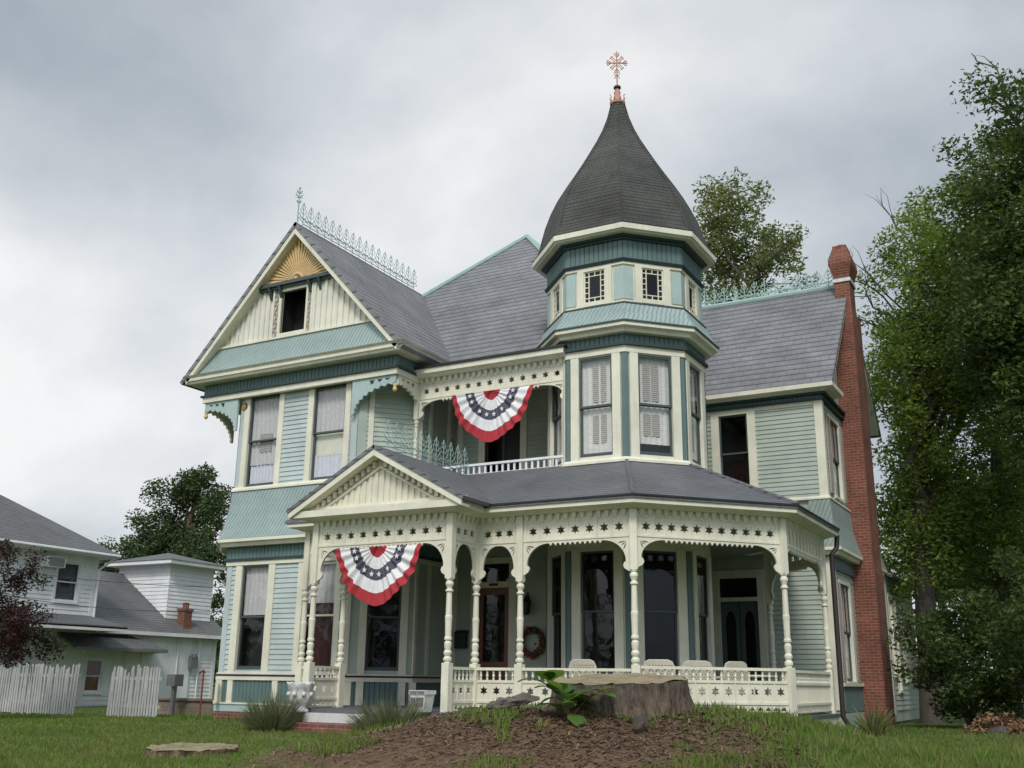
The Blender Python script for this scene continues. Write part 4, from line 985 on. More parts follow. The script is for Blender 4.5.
# ------------------------------------------------------------------ the white house next door
NB = thing('white_house', 'white clapboard house with grey shingle roofs and a square rooftop box, beyond the picket fence', 'house', (-31, 25, -1.0))
nx = -31.0; zg = -1.15
nF = frame((nx, 12), (nx, 25.2)); nw = [(11.62, 12.5, 2.42, 3.74), (6.5, 7.4, 2.42, 3.74)]
m = MB(); siding(m, nF, 0, nF.L, zg, 4.05, nw, .15); plain(m, nF, 0, nF.L, zg, 4.1, nw, -.004)
nN = frame((nx, 25.2), (-41, 25.2)); siding(m, nN, 0, nN.L, zg, 4.05, (), .15); plain(m, nN, 0, nN.L, zg, 4.1)
nS = frame((-41, 12), (nx, 12)); siding(m, nS, 0, nS.L, zg, 4.05, (), .15); plain(m, nS, 0, nS.L, zg, 4.1)
lF = frame((nx - .01, 25.21), (nx - .01, 31.35)); lw = [(0.0, .8, -.6, .55)]
siding(m, lF, 0, lF.L, zg, 1.6, [(.02, .78, -.6, .55)], .15); plain(m, lF, 0, lF.L, zg, 1.6, [(.02, .78, -.6, .55)], -.004)
lN = frame((nx, 31.35), (-38, 31.35)); siding(m, lN, 0, lN.L, zg, 1.6, (), .15); plain(m, lN, 0, lN.L, zg, 1.6)
m.build('clapboard_wall', M['white'], NB, fix=False)
for pth, zt_ in (([(nx, 25.08), (nx, 25.2), (nx - .12, 25.2)], 4.0), ([(nx - .01, 31.23), (nx - .01, 31.35), (nx - .13, 31.35)], 1.55)): m = MB(); m.sweep(pth, rect(-.02, .04, zg, zt_)); m.build('corner_board', M['white'], NB)
for o in nw: window(NB, nF, *o, trim=.1, kind='lace', head=.1, sash='white', trimmat='white', glass='darkglass')
window(NB, lF, .08, .76, -.58, .53, trim=.1, kind='brown', head=.1, sash='white', trimmat='white')
# hipped main roof, eaves boxed in white
C = [(-30.45, 11.5, 4.15), (-30.45, 25.75, 4.15), (-41.6, 25.75, 4.15), (-41.6, 11.5, 4.15)]; r1, r2 = (-36, 17, 7.75), (-36, 20.2, 7.75)
m = MB(); m.add(C + [r1, r2], [(0, 1, 5, 4), (1, 2, 5), (2, 3, 4, 5), (3, 0, 4)]); m.build('hip_roof', M['greyroof'], NB)
m = MB(); m.sweep([(-41.05, 12), (nx, 12), (nx, 25.2), (-41, 25.2)], [(0, 4.02), (.5, 4.02), (.55, 4.04), (.55, 4.15), (0, 4.15)]); m.build('box_eave', M['white'], NB)
m = MB(); m.tube([(-30.42, 12, 4.14), (-30.42, 25.7, 4.10)], .06, 6); m.tube([(-30.45, 25.6, 4.08), (-30.9, 25.25, 3.6), (-30.9, 25.25, 1.5)], .045, 6); m.build('gutter', M['white'], NB)
roof_slab('rear_roof', [(-30.6, 25.2, 1.55), (-30.6, 31.75, 1.55), (-34.2, 31.75, 3.95), (-34.2, 25.2, 3.95)], 'greyroof', .12, NB)
m = MB(); m.box(-30.66, -30.6, 25.2, 31.7, 1.44, 1.57); m.build('fascia', M['white'], NB)
# low lean-to porch roof in front of the small window
m = MB(); m.slab([(-29.9, 23.9, .92), (-29.9, 27.9, .92), (-31.0, 27.0, 1.42), (-31.0, 23.9, 1.42)], (0, 0, -.1)); m.slab([(-29.9, 27.9, .92), (-31, 28.2, .92), (-31, 27.0, 1.42)], (0, 0, -.1)); m.build('lean_to_roof', M['greyroof'], NB)
m = MB(); m.slab([(-29.4, 20.0, 1.62), (-29.4, 25.5, 1.62), (-31, 25.3, 2.0), (-31, 20, 2.0)], (0, 0, -.09)); m.build('lean_to_roof', M['greyroof'], NB)
m = MB(); m.box(-29.47, -29.4, 20, 25.5, 1.44, 1.58); m.box(-31, -29.47, 25.35, 25.42, 1.44, 1.56); m.build('fascia', M['white'], NB)
# square box on the roof
m = MB(); bq = [(-34.4, 29.1), (-31.5, 29.1), (-31.5, 31.4), (-34.4, 31.4)]
for a, b in zip(bq, bq[1:] + bq[:1]): F = frame(a, b); siding(m, F, 0, F.L, 1.4, 4.25, (), .15); plain(m, F, 0, F.L, 1.4, 4.3)
m.build('roof_box', M['white'], NB, fix=False)
m = MB(); m.sweep(bq, [(-.1, 4.22), (.42, 4.22), (.42, 4.36), (-.1, 4.36)], True); m.build('box_eave', M['white'], NB)
m = MB(); m.add([(-34.86, 28.64, 4.365), (-31.04, 28.64, 4.365), (-31.04, 31.86, 4.365), (-34.86, 31.86, 4.365), (-32.95, 30.25, 4.85)], [(0, 1, 4), (1, 2, 4), (2, 3, 4), (3, 0, 4)]); m.build('box_roof', M['greyroof'], NB)
m = MB(); m.box(-31.3, -30.95, 29.5, 29.9, 1.6, 2.45); m.box(-31.34, -30.91, 29.46, 29.94, 2.45, 2.54); m.lathe((-31.12, 29.7, 2.54), [(.12, 0), (.12, .16), (.15, .2), (.05, .24)], 8); m.build('chimney', M['brick'], NB)
m = MB(); m.box(-31.06, -30.92, 26.9, 30.0, zg, 1.45); m.build('side_panel', M['white'], NB)
for y in (27.6, 29.3, 30.4):
    m = MB(); m.tube([(-30.88, y, -.9), (-30.88, y, 1.35)], .03, 6); m.build('conduit', M['white'], NB)
m = MB(); m.box(-30.9, -30.75, 29.9, 30.25, .3, .75); m.lathe((-30.8, 30.08, .7), [(.1, 0), (.1, .14)], 10); m.build('meter_box', M['steel'], NB)
ac = thing('window_air_conditioner', 'white box air conditioner set into the upper window of the white house', 'air conditioner', (-30.9, 23.35, 3.5))
m = MB(); m.box(-31.05, -30.6, 22.9, 23.6, 3.5, 3.84); m.build('case', M['white'], ac)
m = MB()
for k in range(9): m.box(-30.599, -30.58, 22.95, 23.55, 3.53 + k * .034, 3.545 + k * .034)
m.build('grille', M['steel'], ac)
m = MB(); m.quad((-30.985, 22.95, 2.5), (-30.985, 23.72, 2.5), (-30.985, 23.72, 3.48), (-30.985, 22.95, 3.48)); 
# picket fences
def picket(label, x0, x1, y, z0, z1, skew=0, grp='weathered white picket fences'):
    f = thing('picket_fence', label, 'fence', ((x0 + x1) / 2, y, z0), grp); n = int((x1 - x0) / .105)
    for z in (z0 + .25, z1 - .3):
        m = MB(); m.hexa([(x0, y - .0, z), (x1, y + skew, z), (x1, y + skew + .05, z), (x0, y + .05, z), (x0, y, z + .08), (x1, y + skew, z + .08), (x1, y + skew + .05, z + .08), (x0, y + .05, z + .08)]); m.build('fence_rail', M['boardwhite'], f)
    for i in range(n):
        a = x0 + (x1 - x0) * i / n; yy = y + skew * i / n; ln = rng.gauss(0, .02); hh = z1 + rng.gauss(0, .045); w2 = .066 + rng.uniform(-.006, .008)
        m = MB(); b0 = z0 + rng.uniform(-.02, .04)
        P = lambda x, zz, dy: (x + ln * (zz - z0), yy + dy, zz)
        m.slab([P(a, b0, -.026), P(a + w2, b0, -.026), P(a + w2, hh - .05, -.026), P(a + w2 / 2, hh, -.026), P(a, hh - .05, -.026)], (0, .022, 0)); m.build('picket', M['boardwhite'], f)
picket('long run of leaning white pickets behind the dark red tree', -31.5, -23.5, 19, -1.02, .24)
picket('short run of white pickets between the small brown window and our house', -22.3, -20.35, 19, -1.02, .2, -.12)
m = MB(); m.box(-20.3, -19.75, 20.8, 21.2, -1.2, -.62); m.box(-22.6, -20.3, 20.9, 21.15, -1.2, -.62); m.box(-22.7, -19.7, 20.85, 21.22, -.62, -.56)
tag(m.build('block_wall', M['blockwall'], None, loc=(-21, 21, -1)), 'low tan block wall beside the end of the picket fence', 'wall')
sp = thing('standpipe', 'rusty red water pipe standing between the white house and the green house', 'pipe', (-20.1, 20.0, -1.0))
m = MB(); m.tube([(-20.1, 20, -1.0), (-20.1, 20, .15)], .022, 8); m.build('pipe', M['rust'], sp)
m = MB(); m.tube([(-20.25, 20, .08), (-20.1, 20, .16), (-20.05, 20, .1)], .024, 6); m.build('spout', M['rust'], sp)
m = MB(); m.box(-21.6, -21.3, 20.2, 20.5, -.25, .05); m.box(-21.5, -21.4, 20.3, 20.4, -1.1, -.25)
tag(m.build('utility_box', M['steel'], None, loc=(-21.8, 20.4, -1)), 'small dark grey box behind the short picket fence', 'utility box')
for i, (za, zb, sg) in enumerate(((3.9, 2.6, .5), (3.2, 2.1, .7))):
    m = MB(); pts = [(-34 + 15.5 * t, 20 + 4 * t, za + (zb - za) * t - sg * 4 * t * (1 - t)) for t in [k / 14 for k in range(15)]]
    m.tube(pts, .012, 4); tag(m.build('power_line', M['iron'], None, loc=pts[0]), ('upper' if not i else 'lower') + ' sagging black wire crossing in front of the white house', 'wire', 'wires by the white house')

# ------------------------------------------------------------------ ground
MC = (-4.85, 11.35)
def mound(x, y):
    rr = np.hypot(x, y) + 1e-6; ux, uy = -.395, .919
    du = (x - MC[0]) * uy - (y - MC[1]) * ux; dr = (x - MC[0]) * ux + (y - MC[1]) * uy
    h = .70 * np.exp(-np.abs((du + .1) / 3.2) ** 2.8) * np.where(dr < 0, np.exp(-np.abs(dr / 2.0) ** 2.2), np.exp(-np.abs(dr / 2.3) ** 2.2))
    return h
def vnoise(x, y, s, seed=0):
    v = 0
    for k, (a, b, c, d) in enumerate(((1.0, .37, .4, 1), (-.61, 1.13, 1.7, .6), (1.9, -1.4, 2.9, .4), (2.7, 3.1, .3, .25), (-4.9, 3.7, 5.1, .15))):
        v = v + d * np.sin(s * (a * x + b * y) + c + seed * 1.7 + .8 * np.sin(s * (b * x - a * y) * .7 + seed))
    return v / 2.4
def ground_z(x, y):
    r = np.hypot(x, y)
    base = ZG - .7 * (1 - np.clip((r - 4) / 7, 0, 1)) ** 1.5 - .10 * np.clip((r - 24) / 10, 0, 1)
    mz = mound(x, y)
    return base + .025 * vnoise(x, y, .9) + mz + np.clip(mz * 3, 0, 1) * (.045 * vnoise(x, y, 3.1, 2) + .02 * vnoise(x, y, 9, 5))
rs_ = np.concatenate([np.linspace(.5, 9, 14), np.arange(9.2, 15.5, .085), np.arange(15.6, 30, .4), np.geomspace(30, 900, 24)])
az = np.concatenate([np.linspace(-180, -20, 60)[:-1], np.arange(-20, 70, .45), np.linspace(70, 180, 50)[:-1]])   # degrees left of +Y
A, Rr = np.meshgrid(np.radians(az), rs_); X = -Rr * np.sin(A); Y = Rr * np.cos(A); Z = ground_z(X, Y)
na, nr = len(az), len(rs_)
vv = np.stack([X, Y, Z], -1).reshape(-1, 3); idx = np.arange(nr * na).reshape(nr, na)
q = np.stack([idx[:-1], idx[1:], np.roll(idx, -1, 1)[1:], np.roll(idx, -1, 1)[:-1]], -1).reshape(-1, 4)
def np_mesh(name, v, f, mats, mi=None, smooth=False, loc=(0, 0, 0), parent=None):
    me = bpy.data.meshes.new(name); k = f.shape[1]; v = np.asarray(v, np.float32) - np.array(loc, np.float32)
    me.vertices.add(len(v)); me.vertices.foreach_set('co', v.astype(np.float32).ravel())
    me.loops.add(f.size); me.loops.foreach_set('vertex_index', f.astype(np.int32).ravel())
    me.polygons.add(len(f)); me.polygons.foreach_set('loop_start', np.arange(0, f.size, k, dtype=np.int32)); 
    for mm in (mats if isinstance(mats, (list, tuple)) else [mats]): me.materials.append(mm)
    if mi is not None: me.polygons.foreach_set('material_index', np.asarray(mi, np.int32))
    if smooth: me.polygons.foreach_set('use_smooth', np.ones(len(f), bool))
    me.update(calc_edges=True); me.validate()
    o = bpy.data.objects.new(name, me); col.objects.link(o); o['_o'] = tuple(loc)
    if parent is not None: o.parent = parent
    else: o.location = loc
    return o
gm, nt, b = new_mat('lawn_and_earth'); co = objco(nt)
n1 = noise(nt, co, .55, 8, .7); n2 = noise(nt, co, 7, 8, .75); n3 = noise(nt, co, 38, 4, .8)
grass = mixc(nt, .5, ramp(nt, n1, [(.3, (.06, .105, .022)), (.7, (.115, .155, .042))]), ramp(nt, n2, [(.3, (.06, .10, .028)), (.7, (.12, .145, .05))]))
earth = mixc(nt, .6, ramp(nt, n2, [(.25, (.065, .039, .023)), (.5, (.19, .122, .076)), (.75, (.31, .22, .145))]), ramp(nt, n3, [(.3, (.06, .036, .022)), (.7, (.22, .145, .095))]))
at = N(nt, 'ShaderNodeAttribute'); at.attribute_name = 'earth'
jit = N(nt, 'ShaderNodeMath', operation='ADD'); nt.links.new(at.outputs['Fac'], jit.inputs[0])
sub = N(nt, 'ShaderNodeMath', operation='SUBTRACT'); nt.links.new(n2, sub.inputs[0]); sub.inputs[1].default_value = .5; nt.links.new(sub.outputs[0], jit.inputs[1])
f = ramp(nt, jit.outputs[0], [(.35, (0, 0, 0)), (.6, (1, 1, 1))])
nt.links.new(mixc(nt, f, grass, earth), b.inputs['Base Color']); b.inputs['Roughness'].default_value = 1; b.inputs['Specular IOR Level'].default_value = .1
bump(nt, b, mixc(nt, .5, n2, n3), .8, .05)
def earthy(x, y):
    """share of bare earth: the mound's left and front, thinning to grass on its right shoulder; worn path before the steps"""
    mz = mound(x, y); du = (x - MC[0]) * .919 + (y - MC[1]) * .395
    e = np.clip(mz * 7.0 - .15, 0, 1) * np.clip(1.1 - (du - .6) * .65, .12, 1)
    path = np.exp(-((y - 14.6 - .12 * (x + 14)) / .5) ** 2) * np.clip((x + 15) / 2, 0, 1) * np.clip((-7 - x) / 2, 0, 1)
    return np.clip(np.maximum(e, path * .7), 0, 1)
g = np_mesh('ground', vv, q, gm, smooth=True); tag(g, kind='structure')
ea_ = g.data.attributes.new('earth', 'FLOAT', 'POINT'); ea_.data.foreach_set('value', earthy(vv[:, 0], vv[:, 1]).astype(np.float32))

# grass blades (stuff), thinning with distance
def blades(n, rmin, rmax, hmin, hmax, keep, seed, amin=-4, amax=62, wk=1.0):
    r_ = np.random.default_rng(seed)
    rr = rmin * (rmax / rmin) ** r_.random(n); aa = np.radians(amin + (amax - amin) * r_.random(n)); x = -rr * np.sin(aa); y = rr * np.cos(aa)
    k = keep(x, y, r_); x, y, rr = x[k], y[k], rr[k]; n = len(x)
    z = ground_z(x, y) - .01; h = (hmin + (hmax - hmin) * r_.random(n) ** 1.5) * (1 + .35 * vnoise(x, y, 1.3, 3)); th = r_.random(n) * 6.283
    w_ = (.006 + .00055 * rr) * wk; ln = r_.normal(0, .45, n) * h; ph = r_.random(n) * 6.283
    v0 = np.stack([x - w_ * np.cos(th), y - w_ * np.sin(th), z], 1); v1 = np.stack([x + w_ * np.cos(th), y + w_ * np.sin(th), z], 1)
    v2 = np.stack([x + ln * np.cos(ph), y + ln * np.sin(ph), z + h], 1)
    v = np.stack([v0, v1, v2], 1).reshape(-1, 3); f = np.arange(3 * n).reshape(-1, 3)
    mi = (r_.random(n) * 3 + .8 * vnoise(x, y, .8, 1)).clip(0, 2.99).astype(int)
    return v, f, mi
def in_house(x, y):
    a = (x > -18.7) & (x < -14.4) & (y > 18.6); b2 = (x > -14.8) & (x < -4.9) & (y > 16.9); c = (x > -13.8) & (x < -10.2) & (y > 15.5); d = (x > -19.6) & (x < -4.8) & (y > 19.5)
    return a | b2 | c | d
def keep_lawn(x, y, r_): return (~in_house(x, y)) & (r_.random(len(x)) > earthy(x, y) * 1.05) & (r_.random(len(x)) < .72 + .35 * vnoise(x, y, .7, 4))
GM = [leafmat('grass_green', (.12, .215, .035), .4), leafmat('grass_olive', (.165, .225, .05), .4), leafmat('grass_straw', (.22, .21, .09), .4)]
v, f, mi = blades(230000, 10.5, 34, .03, .08, keep_lawn, 5)
tag(np_mesh('lawn_grass', v, f, GM, mi), kind='stuff')
def keep_tall(x, y, r_):
    mz = mound(x, y); du = (x - MC[0]) * .919 + (y - MC[1]) * .395
    return (mz > .06) & (du > .6) & (r_.random(len(x)) < .14 + .6 * (vnoise(x, y, 2.6, 7) > .05)) & (~in_house(x, y))
v, f, mi = blades(42000, 9.5, 15, .04, .15, keep_tall, 6, 0, 40)
tag(np_mesh('rough_grass', v, f, GM, mi), kind='stuff')
def keep_weeds(x, y, r_):
    mz = mound(x, y); return (mz > .08) & (vnoise(x, y, 3.3, 12) > .36) & (r_.random(len(x)) < .7) & (~in_house(x, y))
v, f, mi = blades(60000, 9.5, 14, .04, .13, keep_weeds, 16, 5, 50)
tag(np_mesh('mound_weeds', v, f, GM, mi), kind='stuff')
def keep_edge(x, y, r_):
    d = np.abs(y - 16.7); return (((x > -9.8) & (y < 17.05) & (y > 16.4)) | ((x > -4.75) & (x < -4.3) & (y > 17) & (y < 26)) | ((x < -13.9) & (x > -19) & (y > 18.2) & (y < 18.6))) & (r_.random(len(x)) < .7)
v, f, mi = blades(90000, 15, 27, .10, .30, keep_edge, 8)
tag(np_mesh('edge_grass', v, f, GM, mi), kind='stuff')
# litter on the bare earth: chips, twigs and dead needles
r_ = np.random.default_rng(9); n = 26000
x = MC[0] + r_.normal(0, 1.9, n) - .4; y = MC[1] + r_.normal(0, 1.3, n) - .5; k = earthy(x, y) > .3; x, y = x[k], y[k]; n = len(x); z = ground_z(x, y) + .008 + .02 * r_.random(n)
th = r_.random(n) * 6.283; L = .012 + .045 * r_.random(n) ** 2; W = .003 + .006 * r_.random(n); tz = r_.normal(0, .18, n) * L
c, s = np.cos(th), np.sin(th)
v = np.stack([np.stack([x - c * L - s * W, y - s * L + c * W, z - tz], 1), np.stack([x - c * L + s * W, y - s * L - c * W, z - tz], 1), np.stack([x + c * L + s * W, y + s * L - c * W, z + tz], 1), np.stack([x + c * L - s * W, y + s * L + c * W, z + tz], 1)], 1).reshape(-1, 3)
LM = [flat('dead_needle', (.24, .155, .095), .9), flat('wood_chip', (.23, .175, .13), .9), flat('dark_litter', (.095, .062, .042), .9)]
tag(np_mesh('mound_litter', v, np.arange(4 * n).reshape(-1, 4), LM, r_.choice(3, n, p=(.55, .12, .33))), kind='stuff')
# ------------------------------------------------------------------ foliage helpers
LEAF = {
 'bright': [leafmat('fresh_leaf', (.22, .30, .065), .45), leafmat('mid_leaf', (.18, .25, .055), .45), leafmat('deep_leaf', (.085, .13, .035), .4)],
 'dark': [leafmat('dark_leaf', (.085, .13, .038), .38), leafmat('darker_leaf', (.055, .085, .028), .38), leafmat('olive_leaf', (.125, .17, .045), .4)],
 'pine': [leafmat('pine_needle', (.075, .115, .042), .3), leafmat('pine_needle_deep', (.045, .075, .03), .3), leafmat('pine_needle_light', (.10, .145, .05), .3)],
 'pale': [leafmat('pale_leaf', (.18, .22, .09), .42), leafmat('pale_leaf_mid', (.14, .175, .07), .42), leafmat('yellowing_leaf', (.22, .22, .09), .42)],
 'plum': [leafmat('plum_leaf', (.07, .024, .024), .3), leafmat('plum_leaf_deep', (.04, .018, .018), .3), leafmat('plum_leaf_green', (.03, .034, .018), .3)],
 'bush': [leafmat('rosemary_leaf', (.18, .21, .125), .35), leafmat('rosemary_leaf_deep', (.11, .14, .075), .35), leafmat('rosemary_leaf_dry', (.25, .24, .16), .35)],
 'weed': [leafmat('pokeweed_leaf', (.12, .22, .05), .45, .2), leafmat('pokeweed_leaf_mid', (.085, .17, .04), .45, .2), leafmat('pokeweed_leaf_light', (.17, .26, .08), .45, .2)],
}
def leaves(name, clumps, per, size, mats, parent, seed, flatness=.9, loc=(0, 0, 0), droop=0):
    """leaf-sized faces scattered through the clumps (centre, radius) of a crown"""
    r_ = np.random.default_rng(seed); C = np.array([c for c, _ in clumps]); Rd = np.array([q for _, q in clumps])
    cnt = np.maximum(4, (per * (Rd / Rd.mean()) ** 2)).astype(int); ii = np.repeat(np.arange(len(C)), cnt); n = len(ii)
    d = r_.normal(0, 1, (n, 3)); d /= np.linalg.norm(d, axis=1)[:, None]; rad_ = r_.random(n) ** .45
    p = C[ii] + d * (rad_ * Rd[ii])[:, None] * np.array([1, 1, flatness])
    p[:, 2] -= droop * r_.random(n)
    a = r_.normal(0, 1, (n, 3)); a[:, 2] *= .6; a /= np.linalg.norm(a, axis=1)[:, None]
    b_ = r_.normal(0, 1, (n, 3)); b_ -= a * (a * b_).sum(1)[:, None]; b_ /= np.linalg.norm(b_, axis=1)[:, None]
    L = (size * (.6 + .8 * r_.random(n)))[:, None]; W = L * .42
    v = np.stack([p - a * L * .5, p + b_ * W * .5, p + a * L * .5, p - b_ * W * .5], 1).reshape(-1, 3)
    tone = r_.normal(0, 1, len(C)); mi = np.clip(np.round(1 + tone[ii] * .55 + r_.normal(0, .5, n)), 0, 2).astype(int)
    return np_mesh(name, v, np.arange(4 * n).reshape(-1, 4), mats, mi, parent=parent, loc=loc)
def limb_path(a, b, r_, wob=.12, n=6):
    a, b = Vector(a), Vector(b); L = (b - a).length; out = []
    for i in range(n + 1):
        t = i / n; p = a.lerp(b, t) + Vector((r_.normal(0, 1), r_.normal(0, 1), r_.normal(0, .5))) * (wob * L * .22 * math.sin(math.pi * t)); p.z += .10 * L * math.sin(math.pi * t) ; out.append(p)
    return out
def tree(name, label, base, trunk_top, tr, crowns, n_cl, cl_r, per, leaf, mats, seed, bark='bark', group=None, cat='tree', bare=(), droop=0, fork=.35, shell=.5):
    """tapered trunk, limbs to the clumps, crown of leaf-sized faces; crowns = list of (centre, radii, weight)"""
    r_ = np.random.default_rng(seed); t = thing(name, label, cat, base, group); cl = []
    W = np.array([w for _, _, w in crowns], float); W /= W.sum()
    for k in range(n_cl):
        c, rr, _ = crowns[r_.choice(len(crowns), p=W)]; d = r_.normal(0, 1, 3); d /= np.linalg.norm(d); q = (shell + (1 - shell) * r_.random()) if r_.random() < .8 else r_.random() * shell
        cl.append((np.array(c) + d * np.array(rr) * q, cl_r * (.6 + .8 * r_.random())))
    m = MB(); tp = limb_path(base, trunk_top, r_, .06, 8); m.tube([tp[0] - Vector((0, 0, .3))] + tp, [tr * 1.5] + [tr * (1.15 - .75 * i / 8) for i in range(9)], 9)
    m.build('trunk', M[bark], t, smooth=True)
    m = MB(); 
    order = r_.permutation(len(cl))[:min(len(cl), 70)]
    mains = []
    for k in order[:9]:
        st = tp[int(3 + r_.integers(0, 6))] if fork else tp[-1]; e = Vector(cl[k][0]); P = limb_path(st, e, r_, .3); m.tube(P, [tr * (.42 - .36 * i / 6) for i in range(7)], 6); mains += P[2:]
    for k in order[9:]:
        e = Vector(cl[k][0]); st = min(mains, key=lambda p: (p - e).length); P = limb_path(st, e, r_, .3, 4); m.tube(P, [tr * (.14 - .11 * i / 4) for i in range(5)], 4)
    for a, b2, rr in bare:
        P = limb_path(a, b2, r_, .25, 5); m.tube(P, [rr * (1 - .85 * i / 5) for i in range(6)], 4)
        for j in (2, 3, 4):
            e = P[j] + (Vector(b2) - Vector(a)) * .35 + Vector((r_.normal(0, .3), r_.normal(0, .3), r_.normal(.1, .3))); m.tube(limb_path(P[j], e, r_, .2, 3), [rr * .45, rr * .3, rr * .2, rr * .1], 3)
    m.build('limb', M[bark], t)
    leaves('crown', cl, per, leaf, mats, t, seed + 1, loc=base, droop=droop)
    return t
# right-hand trees
tree('broadleaf_tree', 'tall fresh green tree with a fissured trunk behind the brick chimney', (-4.55, 33, -1.1), (-4.1, 33, 9.5), .30,
     [((-2.7, 33, 11.7), (2.6, 2.6, 4.1), 6), ((-4.1, 32.5, 8.2), (1.9, 2.2, 3.2), 4), ((-4.4, 33.2, 4.6), (1.2, 1.6, 2.6), 2), ((-.8, 33, 9.5), (2.0, 2.2, 4.5), 3), ((-3.0, 33.5, 5.0), (2.2, 2.0, 1.8), 1.6)], 390, .60, 215, .145, LEAF['bright'], 21,
     bare=[((-4.2, 32.5, 11.0), (-5.75, 31, 12.35), .05), ((-4.2, 32.5, 10.8), (-6.0, 31, 11.7), .045), ((-4.3, 32.5, 10.4), (-6.1, 31.2, 10.9), .04), ((-4.2, 32.5, 11.4), (-5.4, 31, 12.8), .04), ((-3.6, 32.6, 13), (-4.6, 32, 15.2), .04)], group='tall trees on the right')
tree('broadleaf_tree', 'very tall dark leafy tree at the right edge, bare trunk low down', (.6, 29, -1.1), (.3, 29, 12), .42,
     [((-.3, 29, 13.3), (2.0, 2.4, 3.6), 3), ((.9, 29, 8.5), (2.9, 2.8, 4.0), 5), ((-.9, 29, 9.5), (1.6, 1.8, 2.4), 2)], 380, .62, 210, .15, LEAF['dark'], 31, group='tall trees on the right',
     bare=[((-.3, 29, 15.5), (-1.2, 29, 17.6), .05)])
tree('broadleaf_tree', 'slender grey-trunked tree in the gap beside the white back extension', (-2.6, 37, -1.1), (-2.2, 37, 8), .2,
     [((-2.4, 37, 8.5), (2.8, 2.2, 3.0), 3), ((-3.4, 37, 4.2), (2.0, 1.8, 2.2), 1.4), ((-1.0, 37, 4.0), (1.6, 1.8, 2.4), 1.4)], 110, .6, 130, .18, LEAF['dark'], 41, group='tall trees on the right')
tree('broadleaf_tree', 'thin tree with pale loose leaves rising behind the right wing roof', (-12.7, 43, -1.1), (-12.1, 43, 17), .32,
     [((-12.0, 43, 20.7), (2.1, 2.0, 2.5), 4), ((-13.4, 43, 19.6), (1.5, 1.6, 1.6), 2), ((-10.5, 43, 18.2), (1.7, 1.8, 1.5), 2.4), ((-13.2, 43, 16.8), (2.0, 1.8, 1.7), 2)], 120, .55, 95, .20, LEAF['pale'], 51, shell=.6)
tree('broadleaf_tree', 'hazy green tree far back, seen low between the chimney and the dark trunks', (-6.2, 52, -1.2), (-6, 52, 6), .25, [((-6.0, 52, 6.5), (3.4, 3, 3.6), 3), ((-3.6, 52, 4.5), (3, 3, 3.4), 2)], 120, .8, 130, .24, LEAF['dark'], 43, group='tall trees on the right')
tree('broadleaf_tree', 'broad dark tree far back behind the evergreen shrubs', (-.6, 47, -1.2), (-.4, 47, 7), .3, [((-.6, 47, 7.5), (3.6, 3, 4.5), 3), ((-1.5, 47, 3.2), (3.2, 3, 2.4), 2)], 150, .8, 130, .22, LEAF['dark'], 45, group='tall trees on the right')
for k, (x, y, rx_, h, lab) in enumerate(((-3.0, 28.5, 1.6, 3.3, 'round dark evergreen shrub beside the white back extension'), (-.9, 27.2, 2.0, 4.6, 'large dark evergreen shrub at the right edge of the lawn'), (1.3, 26.5, 2.0, 5.2, 'tall dark evergreen shrub running out of the right edge'))):
    t = thing('evergreen_shrub', lab, 'shrub', (x, y, -1.0), 'dark shrubs on the right'); r_ = np.random.default_rng(60 + k); cl = []
    for i in range(70):
        d = r_.normal(0, 1, 3); d /= np.linalg.norm(d); q = .55 + .45 * r_.random(); cl.append((np.array([x + d[0] * rx_ * q, y + d[1] * rx_ * q, -1.0 + h * .48 + d[2] * h * .5 * q]), .42))
    leaves('foliage', cl, 190, .13, LEAF['dark'], t, 70 + k, loc=(x, y, -1.0)); m = MB()
    for i in range(8): m.tube(limb_path((x, y, -1.1), cl[i * 7][0], r_, .2, 4), [.06, .05, .04, .03, .015], 5)
    m.build('stem', M['bark'], t)
# left-hand trees
tree('pine_tree', 'tall dense pine rising between the white house and the green house', (-63, 60, -1.1), (-63.2, 60, 15), .42,
     [((-63.5, 60, 14.2), (3.6, 3, 3.0), 3), ((-66.5, 60, 10.5), (4.2, 3, 2.6), 3.5), ((-61.5, 60, 9.5), (4.0, 3, 3.2), 3), ((-64, 60, 5.5), (4.6, 3, 2.0), 1.6), ((-60.5, 60, 13.5), (2.4, 2, 3.0), 1.4)], 190, .85, 150, .30, LEAF['pine'], 81, 'pinebark', shell=.35)
tree('pine_tree', 'lower pine standing to the left of the tall pine, half behind the roof box', (-66, 55, -1.1), (-66, 55, 8), .35,
     [((-66.5, 55, 7.5), (3.2, 3, 2.4), 3), ((-63, 55, 5.0), (4.0, 3, 2.6), 3)], 80, .85, 130, .28, LEAF['pine'], 85, 'pinebark', shell=.35)
tree('far_tree', 'small dark round tree far behind the grey roofs', (-75, 58, -1.1), (-75, 58, 5), .3, [((-75, 58, 6.0), (4.2, 3, 1.7), 1)], 50, .8, 90, .3, LEAF['dark'], 91)
tree('plum_tree', 'dark red leaved small tree at the left edge before the picket fence', (-22.3, 15.6, -1.0), (-22.2, 15.6, .8), .1,
     [((-22.9, 15.6, 2.2), (1.2, 1.2, 1.3), 3), ((-21.9, 15.6, .85), (1.3, 1.1, .75), 3), ((-23.3, 15.6, .7), (1.0, 1.0, .9), 2)], 120, .26, 120, .085, LEAF['plum'], 95, fork=.3)
tree('far_tree', 'low bushy green tree seen in the gap between the two houses', (-50, 52, -1.1), (-50, 52, 2), .2, [((-50, 52, 2.2), (3.6, 3, 2.6), 1)], 60, .8, 110, .26, LEAF['dark'], 97)
cl = []
